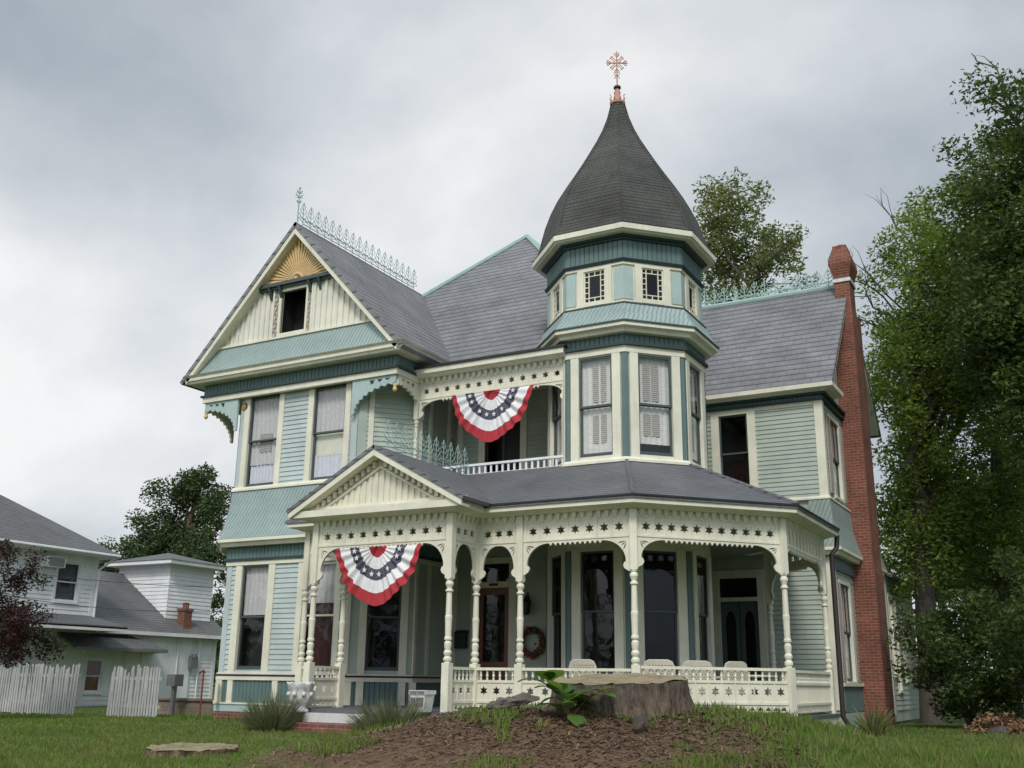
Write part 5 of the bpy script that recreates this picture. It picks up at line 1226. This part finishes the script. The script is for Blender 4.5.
for k in range(230):
    a_ = rad(-28 + 112 * rng.random()); q = 118 + 22 * rng.random(); cl.append((np.array([-q * math.sin(a_), q * math.cos(a_), 1 + 6 * rng.random() ** 1.3]), 3.4))
tag(leaves('distant_woods', cl, 130, 1.0, LEAF['dark'], None, 99), kind='stuff')
cl = []
for k in range(150):
    a_ = rad(-75 + 150 * rng.random()); q = 34 + 12 * rng.random(); cl.append((np.array([q * math.sin(a_) * 1.5, -q * math.cos(a_), .5 + 9.5 * rng.random() ** 1.2 * (.55 + .45 * math.sin(a_ * 9))]), 2.6))
tag(leaves('unseen_reflected_woods', cl, 110, .9, LEAF['dark'], None, 199), kind='stuff')  # unseen leaf clumps behind the camera, added to darken the window reflections
# ------------------------------------------------------------------ things on the ground
def stump(name, label, c, r, h, tilt, seed, mats, ztop, rough=.09, flare=1.25, n=64):
    t = thing(name, label, 'stump', (c[0], c[1], ztop - h)); r_ = np.random.default_rng(seed); ph = r_.random(6) * 6.28; am = r_.random(6)
    def R(a, f): return r * (1 + .07 * math.sin(2 * a + ph[0]) + .05 * math.sin(3 * a + ph[1]) + .05 * math.sin(5 * a + ph[2]) * f + rough * f * math.sin(9 * a + ph[3]) * am[3] + rough * f * .7 * math.sin(17 * a + ph[4])) * (1 + (flare - 1) * f ** 2)
    m = MB(); K = 10; vs = []; fs = []
    tz = lambda x, y: tilt[0] * x + tilt[1] * y
    for i in range(K + 1):
        f = i / K
        for k in range(n):
            a = 2 * math.pi * k / n; q = R(a, f) * (1 + r_.normal(0, .012)); x, y = q * math.cos(a), q * math.sin(a)
            vs.append((c[0] + x, c[1] + y, ztop + (tz(x, y) + .02 * math.sin(7 * a + ph[5]) * .35) * (1 - f) - h * f + (r_.normal(0, .008) if i else 0)))
    for i in range(K):
        for k in range(n): fs.append((i * n + k, i * n + (k + 1) % n, (i + 1) * n + (k + 1) % n, (i + 1) * n + k))
    m.add(vs, fs); m.build('bark', mats[0], t, smooth=True)
    m = MB(); vs = []; fs = []; G = 8
    for j in range(1, G + 1):
        for k in range(n):
            a = 2 * math.pi * k / n; q = R(a, 0) * j / G * .995; x, y = q * math.cos(a), q * math.sin(a)
            vs.append((c[0] + x, c[1] + y, ztop + tz(x, y) + .007 * math.sin(7 * a + ph[5]) * j / G + r_.normal(0, .008) + .004))
    vs.append((c[0], c[1], ztop)); o = len(vs) - 1
    for j in range(G - 1):
        for k in range(n): fs.append((j * n + k, (j + 1) * n + k, (j + 1) * n + (k + 1) % n, j * n + (k + 1) % n))
    for k in range(n): fs.append((o, k, (k + 1) % n))
    m.add(vs, fs); m.build('cut_face', mats[1], t, smooth=True); return t
cutm, nt, b = new_mat('cut_wood'); co = objco(nt); mp = N(nt, 'ShaderNodeMapping'); nt.links.new(co, mp.inputs[0])
wv = N(nt, 'ShaderNodeTexWave', wave_type='RINGS', rings_direction='Z'); wv.inputs['Scale'].default_value = 14; wv.inputs['Distortion'].default_value = 3; wv.inputs['Detail'].default_value = 3; nt.links.new(mp.outputs[0], wv.inputs[0])
cc = mixc(nt, .25, ramp(nt, noise(nt, co, 3.2, 10, .8), [(.34, (.06, .045, .03)), (.43, (.22, .17, .10)), (.52, (.36, .29, .17)), (.6, (.28, .27, .12)), (.72, (.50, .44, .33))]), ramp(nt, wv.outputs[0], [(0, (.12, .09, .055)), (1, (.38, .31, .2))]))
nt.links.new(cc, b.inputs['Base Color']); b.inputs['Roughness'].default_value = .95; bump(nt, b, wv.outputs[0], .4, .02)
sbk, nt, b = new_mat('stump_side'); co = objco(nt); nz = noise(nt, co, 6, 12, .8, (2.2, 2.2, .6)); nb = noise(nt, co, 2.0, 6, .7)
sxyz = N(nt, 'ShaderNodeSeparateXYZ'); nt.links.new(co, sxyz.inputs[0])
upper = ramp(nt, nz, [(.38, (.03, .021, .015)), (.48, (.15, .11, .082)), (.6, (.26, .205, .165)), (.7, (.34, .28, .235))]); lower = ramp(nt, nz, [(.38, (.035, .022, .012)), (.48, (.19, .135, .075)), (.62, (.38, .29, .165))])
hz = N(nt, 'ShaderNodeMath', operation='MULTIPLY_ADD'); nt.links.new(nb, hz.inputs[0]); hz.inputs[1].default_value = .9; nt.links.new(sxyz.outputs[2], hz.inputs[2])
nt.links.new(mixc(nt, ramp(nt, hz.outputs[0], [(.82, (0, 0, 0)), (1.12, (1, 1, 1))]), lower, upper), b.inputs['Base Color']); b.inputs['Roughness'].default_value = .95; bump(nt, b, nz, 1.0, .09)
stump('tree_stump', 'huge weathered tree stump on the earth mound in front of the porch', (-4.80, 11.1), .70, .74, (-.01, .09), 3, (sbk, cutm), .035)
stump('flat_stump', 'stump cut almost level with the lawn at lower left', (-9.9, 9.75), .55, .22, (.0, .03), 8, (sbk, cutm), -.83, .06, 1.15)
# broken bark and rotten wood in front of the big stump
for k, (x, y, L, ang, mt, lab) in enumerate(((-5.75, 10.45, .40, 35, 'stumpbark', 'grey slab of broken bark leaning beside the leafy weed'), (-5.25, 10.75, .30, -20, 'rottenwood', 'orange-brown chunk of rotten wood below the stump'), (-4.2, 10.25, .12, 70, 'darkbark', 'small broken root end on the mound right of the stump'), (-5.9, 10.35, .25, 10, 'stumpbark', 'long grey splinter of wood lying on the mound'))):
    if mt not in M: M[mt] = barkmat('rotten_wood', (.26, .13, .06), 6) if mt == 'rottenwood' else barkmat('root_bark', (.085, .065, .05), 7)
    r_ = np.random.default_rng(100 + k); z = float(ground_z(np.array(x), np.array(y))); m = MB(); c, s = math.cos(rad(ang)), math.sin(rad(ang)); prof_ = []
    vs = []; n = 9; K = 7
    for i in range(K):
        t_ = i / (K - 1); ax = (t_ - .5) * L * 1.3; rr = .095 * math.sin(math.pi * (.12 + .76 * t_)) * (.7 + .5 * r_.random())
        for j in range(n):
            a = 2 * math.pi * j / n; q = rr * (.65 + .6 * r_.random()); u, w2 = q * math.cos(a), abs(q * math.sin(a) * .9) if math.sin(a) > 0 else q * math.sin(a) * .3
            vs.append((x + c * ax - s * u, y + s * ax + c * u, z + .05 + w2 + .10 * t_))
    fs = [(i * n + j, i * n + (j + 1) % n, (i + 1) * n + (j + 1) % n, (i + 1) * n + j) for i in range(K - 1) for j in range(n)] + [tuple(range(n - 1, -1, -1)), tuple((K - 1) * n + j for j in range(n))]
    m.add(vs, fs); tag(m.build('wood_chunk', M[mt], None, loc=(x, y, z)), lab, 'wood chunk', 'broken wood on the mound')
# plants
def spray(name, label, cat, c, n, h, spread, w_, mats, seed, group=None, curve=.5, flo=0, base=.5):
    """many narrow upright blades from one crown"""
    z = float(ground_z(np.array(c[0]), np.array(c[1]))) if len(c) < 3 else c[2]; t = thing(name, label, cat, (c[0], c[1], z), group); r_ = np.random.default_rng(seed)
    a = r_.random(n) * 6.283; q = np.sqrt(r_.random(n)) * spread; x0 = c[0] + np.cos(a) * q * base; y0 = c[1] + np.sin(a) * q * base; hh = h * (.45 + .6 * r_.random(n)) * (1 - .22 * (q / spread) ** 2) * (.8 + .25 * np.sin(5 * a + seed) + .15 * np.sin(11 * q / spread + seed))
    th = r_.random(n) * 6.283; V = []
    for f, wf in ((0, 1), (.45, .9), (.8, .55), (1, .05)):
        ox = np.cos(a) * q * (1 - base) * (f ** (1 + curve)) * 1.1; oy = np.sin(a) * q * (1 - base) * (f ** (1 + curve)) * 1.1; zz = z - .02 + hh * (f - .25 * curve * f * f * (q / spread))
        jx = r_.normal(0, .015, n) * f
        V.append(np.stack([x0 + ox + jx - np.cos(th) * w_ * wf, y0 + oy - np.sin(th) * w_ * wf, zz], 1)); V.append(np.stack([x0 + ox + jx + np.cos(th) * w_ * wf, y0 + oy + np.sin(th) * w_ * wf, zz], 1))
    v = np.stack(V, 1).reshape(-1, 3); b8 = np.arange(n)[:, None] * 8; f = np.concatenate([b8 + np.array([i, i + 1, i + 3, i + 2]) for i in (0, 2, 4)]); mi = np.tile(r_.integers(0, 3, n), 3)
    np_mesh('foliage', v, f, mats, mi, parent=t, loc=(c[0], c[1], z)); 
    m = MB(); m.lathe((c[0], c[1], z - .05), [(spread * base * .5, 0), (spread * base * .45, .06), (spread * base * .2, .1)], 8); m.build('root_crown', M['bark'], t); return t
spray('rosemary_bush', 'grey-green spiky bush at the foot of the blue panelled bay', 'bush', (-13.75, 15.55), 2600, .78, .66, .007, LEAF['bush'], 201, 'spiky bushes by the steps')
spray('rosemary_bush', 'broader grey-green spiky bush in front of the brick steps', 'bush', (-10.85, 15.3), 3000, .72, .86, .007, LEAF['bush'], 202, 'spiky bushes by the steps')
spray('rosemary_bush', 'low thin tuft of spiky leaves between the stoop planter and the mound', 'bush', (-9.75, 14.6), 700, .42, .35, .007, LEAF['bush'], 203, 'spiky bushes by the steps')
spray('fern_plant', 'small spiky dark green plant on the crest of the mound below the porch posts', 'plant', (-6.75, 12.5), 260, .34, .36, .016, LEAF['weed'][1:] + LEAF['dark'][:1], 204, curve=1.2, base=.15)
spray('yucca_plant', 'clump of long blade leaves by the porch downspout', 'plant', (-4.15, 22.2), 120, .8, .5, .02, LEAF['pale'], 205, curve=.6, base=.25)
# pokeweed: broad leaves on stems
def weed(label, c, n, h, L, seed, z=None):
    z = float(ground_z(np.array(c[0]), np.array(c[1]))) if z is None else z; t = thing('leafy_weed', label, 'plant', (c[0], c[1], z), 'broad-leaved weeds on the mound'); r_ = np.random.default_rng(seed); st = MB(); lf = MB()
    for s in range(4):
        top = Vector((c[0] + r_.normal(0, .17), c[1] + r_.normal(0, .10), z + h * (.45 + .55 * r_.random()))); P = limb_path((c[0], c[1], z), top, r_, .2, 4); st.tube(P, [.012, .011, .009, .007, .004], 5)
        for k in range(n):
            lf = MB()
            p = P[1 + int(r_.integers(0, 4))] if k > 1 else P[4]; a = r_.random() * 6.283; dr = Vector((math.cos(a), math.sin(a), .25 + .35 * r_.normal())).normalized(); sd = Vector((-math.sin(a), math.cos(a), 0)); up = dr.cross(sd); LL = L * (.65 + .5 * r_.random()); W = LL * .36 * (.8 + .4 * r_.random())
            rows = []
            for f, wf, dz in ((0, .03, 0), (.15, .25, .02), (.35, .95, .03), (.6, 1, .01), (.82, .6, -.05), (1, .03, -.12)):
                q = p + dr * (LL * (f + .12)) + Vector((0, 0, dz * LL * 1.6)); rows.append((q - sd * W * wf + Vector((0, 0, .012)), q, q + sd * W * wf + Vector((0, 0, .012))))
            for (a0, b0, c0), (a1, b1, c1) in zip(rows, rows[1:]): mi = int(r_.integers(0, 3)) if False else k % 3; lf.quad(a0, b0, b1, a1, mi); lf.quad(b0, c0, c1, b1, mi)
            lf.build('leaf', LEAF['weed'], t, fix=False, smooth=True)
    st.build('stem', flat('weed_stem', (.18, .10, .07), .6), t)
weed('broad-leaved bright green weed in front of the big stump', (-5.0, 10.25), 6, .36, .34, 301)
weed('small pale broad-leaved weed on the left crest of the mound', (-7.35, 12.1), 3, .16, .28, 302)
t = thing('leaf_pile', 'heap of dead brown leaves at the foot of the dark shrubs', 'leaf pile', (-2.15, 25.6, -.98)); cl = [(np.array([-2.15 + .5 * math.cos(k), 25.6 + .3 * math.sin(k * 1.7), -.9 + .12 * (k % 3)]), .28) for k in range(9)]
leaves('dead_leaf', cl, 120, .10, [flat('dead_leaf_brown', (.20, .09, .05), .9), flat('dead_leaf_tan', (.26, .15, .08), .9), flat('dead_leaf_dark', (.10, .05, .035), .9)], t, 401, .6, (-2.15, 25.6, -.98))
m = MB(); m.ball((-2.15, 25.6, -.95), .35, 9, 5, sz=.5); m.build('heap', M['bark'], t)

# ------------------------------------------------------------------ things on and about the porch
def chair(label, x, y, rot, seed):
    t = thing('wicker_chair', label, 'chair', (0, 0, 0), 'wicker chairs on the porch'); t['_o'] = (0, 0, 0)
    m = MB(); m.box(-.27, .27, -.26, .26, .38, .43); m.build('seat', M['wicker'], t)
    m = MB(); w2 = .27
    out = [(-w2, .43), (w2, .43), (w2 + .01, .82)] + [(w2 - .10 + .11 * math.cos(q), .82 + .12 * math.sin(q)) for q in (.25, .5, .75, 1, 1.25, 1.57)] + [(-w2 + .10 - .11 * math.cos(q), .82 + .12 * math.sin(q)) for q in (1.57, 1.25, 1, .75, .5, .25)] + [(-w2 - .01, .82)]
    F = lambda s, o, z: Vector((s, .25 + o + (z - .43) * .14, z)); hl = []
    for r1 in range(9):
        for c1 in range(8):
            sx_, z_ = -.225 + c1 * .058 + (.014 if r1 % 2 else -.014), (.48 + r1 * .046); hl.append([(sx_ - .012, z_ - .011), (sx_ + .012, z_ - .011), (sx_ + .012, z_ + .011), (sx_ - .012, z_ + .011)])
    m.board(F, out, hl, -.018, .018); bk = m.build('backrest', M['wicker'], t)
    m = MB(); m.tube([F(-w2 - .01, 0, .43), F(-w2 - .01, 0, .82), F(-w2 + .03, 0, .91), F(-w2 + .10, 0, .94), F(w2 - .10, 0, .94), F(w2 - .03, 0, .91), F(w2 + .01, 0, .82), F(w2 + .01, 0, .43)], .02, 7); m.build('back_rim', M['wicker'], bk)
    for sg in (-1, 1):
        m = MB(); m.tube([(sg * .27, -.22, .43), (sg * .30, -.24, .62), (sg * .30, .1, .66), (sg * .28, .30, .66)], .026, 7); m.build('arm', M['wicker'], t)
        for y0 in (-.22, .22):
            m = MB(); m.tube([(sg * .24, y0, .38), (sg * .25, y0 * 1.08, 0)], [.025, .018], 7); m.build('leg', M['wicker'], t)
    t.location = (x, y, ZF); t.rotation_euler = (0, 0, rot)
    return t
chair('wicker chair with its back to the rail, left of the turned corner post', -8.50, 18.35, rad(175), 1)
chair('wicker chair half hidden right behind the corner post', -7.05, 18.3, rad(190), 2)
chair('wicker chair before the dark right-front turret window', -6.75, 19.1, rad(215), 3)
chair('wicker chair turned sideways at the right end of the row', -6.30, 19.6, rad(240), 4)
t = thing('round_table', 'low round cream table beyond the last wicker chair on the porch', 'table', (-6.2, 21.0, ZF))
m = MB(); m.lathe((-6.2, 21.0, ZF + .68), [(.44, 0), (.46, .02), (.44, .05)], 24); m.build('table_top', M['wicker'], t)
for a in range(4):
    m = MB(); m.tube([(-6.2 + .3 * math.cos(a * 1.571 + .4), 21 + .3 * math.sin(a * 1.571 + .4), ZF + .68), (-6.2 + .36 * math.cos(a * 1.571 + .4), 21 + .36 * math.sin(a * 1.571 + .4), ZF)], .025, 7); m.build('leg', M['wicker'], t)
# wreath, letter box, lantern
t = thing('wreath', 'leafy wreath with red berries hanging beside the front door', 'wreath', (-11.27, 21.2, .85)); r_ = np.random.default_rng(500)
m = MB(); m.tube([(-11.27 + .27 * math.cos(a), 21.2, .85 + .27 * math.sin(a)) for a in np.linspace(0, 6.283, 25)], .05, 6); m.build('ring', M['bark'], t)
leaves('leaf', [(np.array([-11.27 + .28 * math.cos(a), 21.17, .85 + .28 * math.sin(a)]), .10) for a in np.linspace(0, 6.1, 20)], 40, .07, LEAF['dark'][:1] + LEAF['pale'][1:], t, 501, .9, (-11.27, 21.2, .85))
m = MB()
for k in range(46):
    a = r_.random() * 6.283 if k < 26 else r_.normal(-1.4, .4); q = .28 + r_.normal(0, .05); m.ball((-11.27 + q * math.cos(a), 21.12 + r_.normal(0, .02), .85 + q * math.sin(a)), .02 + .012 * r_.random(), 6, 4)
m.build('berry_cluster', M['fred'], t)
t = thing('letter_box', 'small black letter box on the wall left of the front door', 'letter box', (-13.15, 21.25, .85))
m = MB(); m.box(-13.3, -13.02, 21.12, 21.26, .72, 1.05); m.build('box', M['iron'], t)
m = MB(); m.hexa([(-13.32, 21.1, 1.052), (-13.0, 21.1, 1.052), (-13.0, 21.27, 1.052), (-13.32, 21.27, 1.052), (-13.32, 21.2, 1.12), (-13.0, 21.2, 1.12), (-13.0, 21.27, 1.14), (-13.32, 21.27, 1.14)]); m.build('lid', M['iron'], t)
t = thing('wall_lantern', 'unlit black lantern on the porch wall above the wreath', 'lantern', (-11.38, 21.2, 1.55))
m = MB(); m.lathe((-11.38, 21.12, 1.45), [(.05, 0), (.09, .05), (.11, .28), (.13, .3), (.04, .4), (.02, .44)], 6); m.build('lantern_body', M['iron'], t)
m = MB(); m.tube([(-11.38, 21.27, 1.8), (-11.38, 21.18, 1.95), (-11.38, 21.12, 1.88)], .015, 5); m.build('bracket', M['iron'], t)
# planters at the steps
t = thing('scalloped_urn', 'white cast stone urn with a scalloped rim at the left of the steps', 'urn', (-13.45, 15.93, ZF - .07)); x, y, z = -13.45, 15.93, ZF - .07
prof_ = [(.13, 0), (.17, .0), (.18, .04), (.12, .09), (.13, .12), (.19, .2), (.215, .3), (.20, .38), (.225, .42), (.25, .50), (.26, .53), (.22, .53), (.19, .42)]
n = 32; m = MB(); vs = []
for q, zz in prof_:
    for k in range(n):
        a = 2 * math.pi * k / n; e = 1 + (.06 * math.cos(8 * a) if zz > .15 else 0); vs.append((x + q * e * math.cos(a), y + q * e * math.sin(a), z + zz * (1 + (.04 * math.cos(8 * a) if zz > .4 else 0))))
m.add(vs, [(i * n + k, i * n + (k + 1) % n, (i + 1) * n + (k + 1) % n, (i + 1) * n + k) for i in range(len(prof_) - 1) for k in range(n)] + [tuple((len(prof_) - 1) * n + k for k in range(n))]); m.build('bowl', M['stone'], t, smooth=True)
m = MB(); m.lathe((x, y, z + .40), [(.19, 0), (.19, .03)], 20); m.build('soil', M['bark'], t)
for k in range(8):
    a = 2 * math.pi * k / 8 + .2; m = MB(); m.ball((x + .225 * math.cos(a), y + .225 * math.sin(a), z + .33), .045, 8, 5); m.build('shell_relief', M['stone'], t, smooth=True)
t = thing('square_planter', 'square white planter with dark relief panels at the right of the steps', 'planter', (-10.62, 15.95, ZF - .07)); x, y, z = -10.68, 15.95, ZF + .0
m = MB(); m.hexa([(x + a * .12, y + b2 * .12, z) for a, b2 in ((-1, -1), (1, -1), (1, 1), (-1, 1))] + [(x + a * .16, y + b2 * .16, z + .30) for a, b2 in ((-1, -1), (1, -1), (1, 1), (-1, 1))])
m.box(x - .175, x + .175, y - .175, y + .175, z + .302, z + .37); m.build('body', M['stone'], t)
m = MB(); F = lambda s, o, zz: Vector((x + s * .8 * (.12 + .04 * (zz - z) / .30) / .18, y - (.12 + .04 * (zz - z) / .30) - o, zz))
for s0 in (-.20, -.12, -.03, .05, .13):
    m.board(F, [(s0, z + .10), (s0 + .055, z + .10), (s0 + .055, z + .25), (s0, z + .25)], [[(s0 + .018, z + .13), (s0 + .037, z + .13), (s0 + .037, z + .22), (s0 + .018, z + .22)]], 0, .014)
for s0 in (-.155, .01): m.fbox(lambda s, o, zz: Vector((x + s, y - .175 - o, zz)), s0, s0 + .15, .0, .012, z + .32, z + .36)
m.build('relief_panel', M['steel'], t)
# pleated fan bunting
def bunting(label, cx, y, ztop, R, drop):
    t = thing('fan_bunting', label, 'bunting', (cx, y, ztop), 'patriotic fan buntings'); m = MB(); NA = 120
    # colour bands from the gathered centre outwards, as shares of the way to the hem: along the top edge / straight down
    BT, BV = (0, .21, .44, .66, .90, 1.0), (0, .19, .39, .58, .79, 1.0); RW = (4, 5, 6, 6, 5); CO = (0, 1, 2, 1, 0)
    rows = [(b_, k / RW[b_]) for b_ in range(5) for k in range(RW[b_])] + [(4, 1.0)]
    def P(a, bt, off=0):
        b_, u = bt; w_ = abs(math.sin(a)) ** 1.2
        f0, f1 = BT[b_] * (1 - w_) + BV[b_] * w_, BT[b_ + 1] * (1 - w_) + BV[b_ + 1] * w_; f = f0 + (f1 - f0) * u
        cx_, sz_ = math.copysign(abs(math.cos(a)) ** 1.18, math.cos(a)), abs(math.sin(a)) ** 1.18
        # three straight falls in the middle, bunched folds on either side
        bun = math.exp(-((a - .72) / .33) ** 2) + math.exp(-((a - math.pi + .72) / .33) ** 2)
        pl = (.35 + .9 * bun) * math.sin(a * 30 + 1.3 * math.sin(a * 3 + cx)) + .5 * math.sin(a * 9 + cx)
        wob = 1 + .012 * math.sin(a * 7 + cx * 3) * f + .010 * bun * math.sin(a * 30) * f
        return Vector((cx - R * f * cx_ * wob, y - .05 - .034 * pl * min(1, .25 + f) - .05 * math.sin(a) * f - off, ztop - .02 - drop * f * sz_ * wob))
    vs = [P(math.pi * i / NA, bt) for bt in rows for i in range(NA + 1)]
    for j in range(len(rows) - 1):
        for i in range(NA):
            k = j * (NA + 1) + i; m.f.append((k, k + 1, k + NA + 2, k + NA + 1)); m.m.append(CO[rows[j][0]])
    m.v = [tuple(p) for p in vs]; m.build('cloth', [M['fred'], M['fwhite'], M['fblue']], t, fix=False, smooth=True)
    m = MB()
    for a in (.16, .42, .95, 1.35, 1.78, 2.2, 2.72, 2.98):
        c = P(a, (2, .5)); r0 = .062
        m.board(lambda s, o, z: Vector((s, c.y - .02 - o, z)), [(c.x + (r0 if i % 2 == 0 else r0 * .42) * math.sin(math.pi * i / 5), c.z + (r0 if i % 2 == 0 else r0 * .42) * math.cos(math.pi * i / 5)) for i in range(10)], [], 0, .004)
    m.build('star_print', M['fwhite'], t)
    return t
bunting('red, white and navy star bunting hung under the entrance gable', -11.93, 16.16, 2.47, 1.0, 1.12)
bunting('red, white and navy star bunting hung over the upstairs balcony', -11.38, 19.42, 6.34, 1.06, 1.2)

# ------------------------------------------------------------------ sky, light, camera
wd = bpy.data.worlds.new('World'); scene.world = wd; wd.use_nodes = True; nt = wd.node_tree; nt.nodes.clear()
out = nt.nodes.new('ShaderNodeOutputWorld'); bg = nt.nodes.new('ShaderNodeBackground'); bg.inputs[1].default_value = .1; nt.links.new(bg.outputs[0], out.inputs[0])
sky = N(nt, 'ShaderNodeTexSky', sky_type='NISHITA'); sky.sun_disc = False; sky.sun_elevation = rad(48); sky.sun_rotation = rad(158)
tc = nt.nodes.new('ShaderNodeTexCoord').outputs['Generated']
sp_ = N(nt, 'ShaderNodeSeparateXYZ'); nt.links.new(tc, sp_.inputs[0])
zz = N(nt, 'ShaderNodeMath', operation='MAXIMUM'); nt.links.new(sp_.outputs[2], zz.inputs[0]); zz.inputs[1].default_value = 0
za = N(nt, 'ShaderNodeMath', operation='ADD'); nt.links.new(zz.outputs[0], za.inputs[0]); za.inputs[1].default_value = .75
dv = N(nt, 'ShaderNodeVectorMath', operation='DIVIDE'); cb = N(nt, 'ShaderNodeCombineXYZ')
for i in range(3): nt.links.new(za.outputs[0], cb.inputs[i])
nt.links.new(tc, dv.inputs[0]); nt.links.new(cb.outputs[0], dv.inputs[1])
mp = N(nt, 'ShaderNodeMapping'); mp.inputs['Location'].default_value = CLOUD_OFF; nt.links.new(dv.outputs[0], mp.inputs[0])
n1 = N(nt, 'ShaderNodeTexNoise'); n1.inputs['Scale'].default_value = 1.9; n1.inputs['Detail'].default_value = 8; n1.inputs['Roughness'].default_value = .46; n1.inputs['Distortion'].default_value = .35; nt.links.new(mp.outputs[0], n1.inputs[0])
n2 = N(nt, 'ShaderNodeTexNoise'); n2.inputs['Scale'].default_value = 5.5; n2.inputs['Detail'].default_value = 6; n2.inputs['Roughness'].default_value = .55; nt.links.new(mp.outputs[0], n2.inputs[0])
dt = N(nt, 'ShaderNodeVectorMath', operation='DOT_PRODUCT'); nt.links.new(tc, dt.inputs[0]); dt.inputs[1].default_value = CLOUD_DIR
def madd(a, k, c):
    q = N(nt, 'ShaderNodeMath', operation='MULTIPLY_ADD'); nt.links.new(a, q.inputs[0]); q.inputs[1].default_value = k
    if isinstance(c, (int, float)): q.inputs[2].default_value = c
    else: nt.links.new(c, q.inputs[2])
    return q.outputs[0]
s1 = madd(n1.outputs[0], 1.0, 0.0); s2 = madd(n2.outputs[0], .28, s1); s3 = madd(dt.outputs['Value'], CLOUD_K, s2)
cl_ = ramp(nt, s3, CLOUD_RAMP)
# overcast is brighter overhead and towards the veiled sun behind the camera
zen = madd(zz.outputs[0], 1.0, 0.0); sd = N(nt, 'ShaderNodeVectorMath', operation='DOT_PRODUCT'); nt.links.new(tc, sd.inputs[0]); sd.inputs[1].default_value = (.26, -.65, .71)
sdm = N(nt, 'ShaderNodeMath', operation='MAXIMUM'); nt.links.new(sd.outputs['Value'], sdm.inputs[0]); sdm.inputs[1].default_value = 0
pw_ = N(nt, 'ShaderNodeMath', operation='POWER'); nt.links.new(sdm.outputs[0], pw_.inputs[0]); pw_.inputs[1].default_value = 2.0
gain = madd(pw_.outputs[0], SUN_GAIN, 10.0)
vm = N(nt, 'ShaderNodeVectorMath', operation='SCALE'); nt.links.new(cl_, vm.inputs[0]); nt.links.new(gain, vm.inputs['Scale'])
mixed = mixc(nt, .95, sky.outputs[0], vm.outputs[0]); nt.links.new(mixed, bg.inputs[0])
sl = bpy.data.lights.new('sun', 'SUN'); sl.energy = SUN_E; sl.angle = rad(14); sl.color = (1, .96, .90)
so = bpy.data.objects.new('sun', sl); col.objects.link(so); so.location = (0, -20, 30)
d = Vector((.26, -.65, .71)).normalized(); so.rotation_euler = d.to_track_quat('Z', 'Y').to_euler()
cam = bpy.data.cameras.new('camera'); cam.sensor_width = 36; cam.lens = 1030 / 1024 * 36; cam.clip_end = 3000; cam.clip_start = .1
c_o = bpy.data.objects.new('camera', cam); col.objects.link(c_o); scene.camera = c_o
Fp, hor, vx, roll = 1030., 681., 1113., .014
pit = math.atan((hor - 384) / Fp); yaw = math.atan((vx - 512) / math.hypot(Fp, hor - 384))
a = Vector((-math.sin(yaw) * math.cos(pit), math.cos(yaw) * math.cos(pit), math.sin(pit))); r = Vector((math.cos(yaw), math.sin(yaw), 0)); u = r.cross(a)
r, u = r * math.cos(roll) + u * math.sin(roll), u * math.cos(roll) - r * math.sin(roll)
c_o.matrix_world = Matrix(((r.x, u.x, -a.x, 0), (r.y, u.y, -a.y, 0), (r.z, u.z, -a.z, 0), (0, 0, 0, 1)))
scene.view_settings.view_transform = 'Standard'; scene.view_settings.look = 'None'; scene.view_settings.exposure = EXPO; scene.view_settings.gamma = 1
for o in bpy.data.objects:
    if '_o' in o: del o['_o']
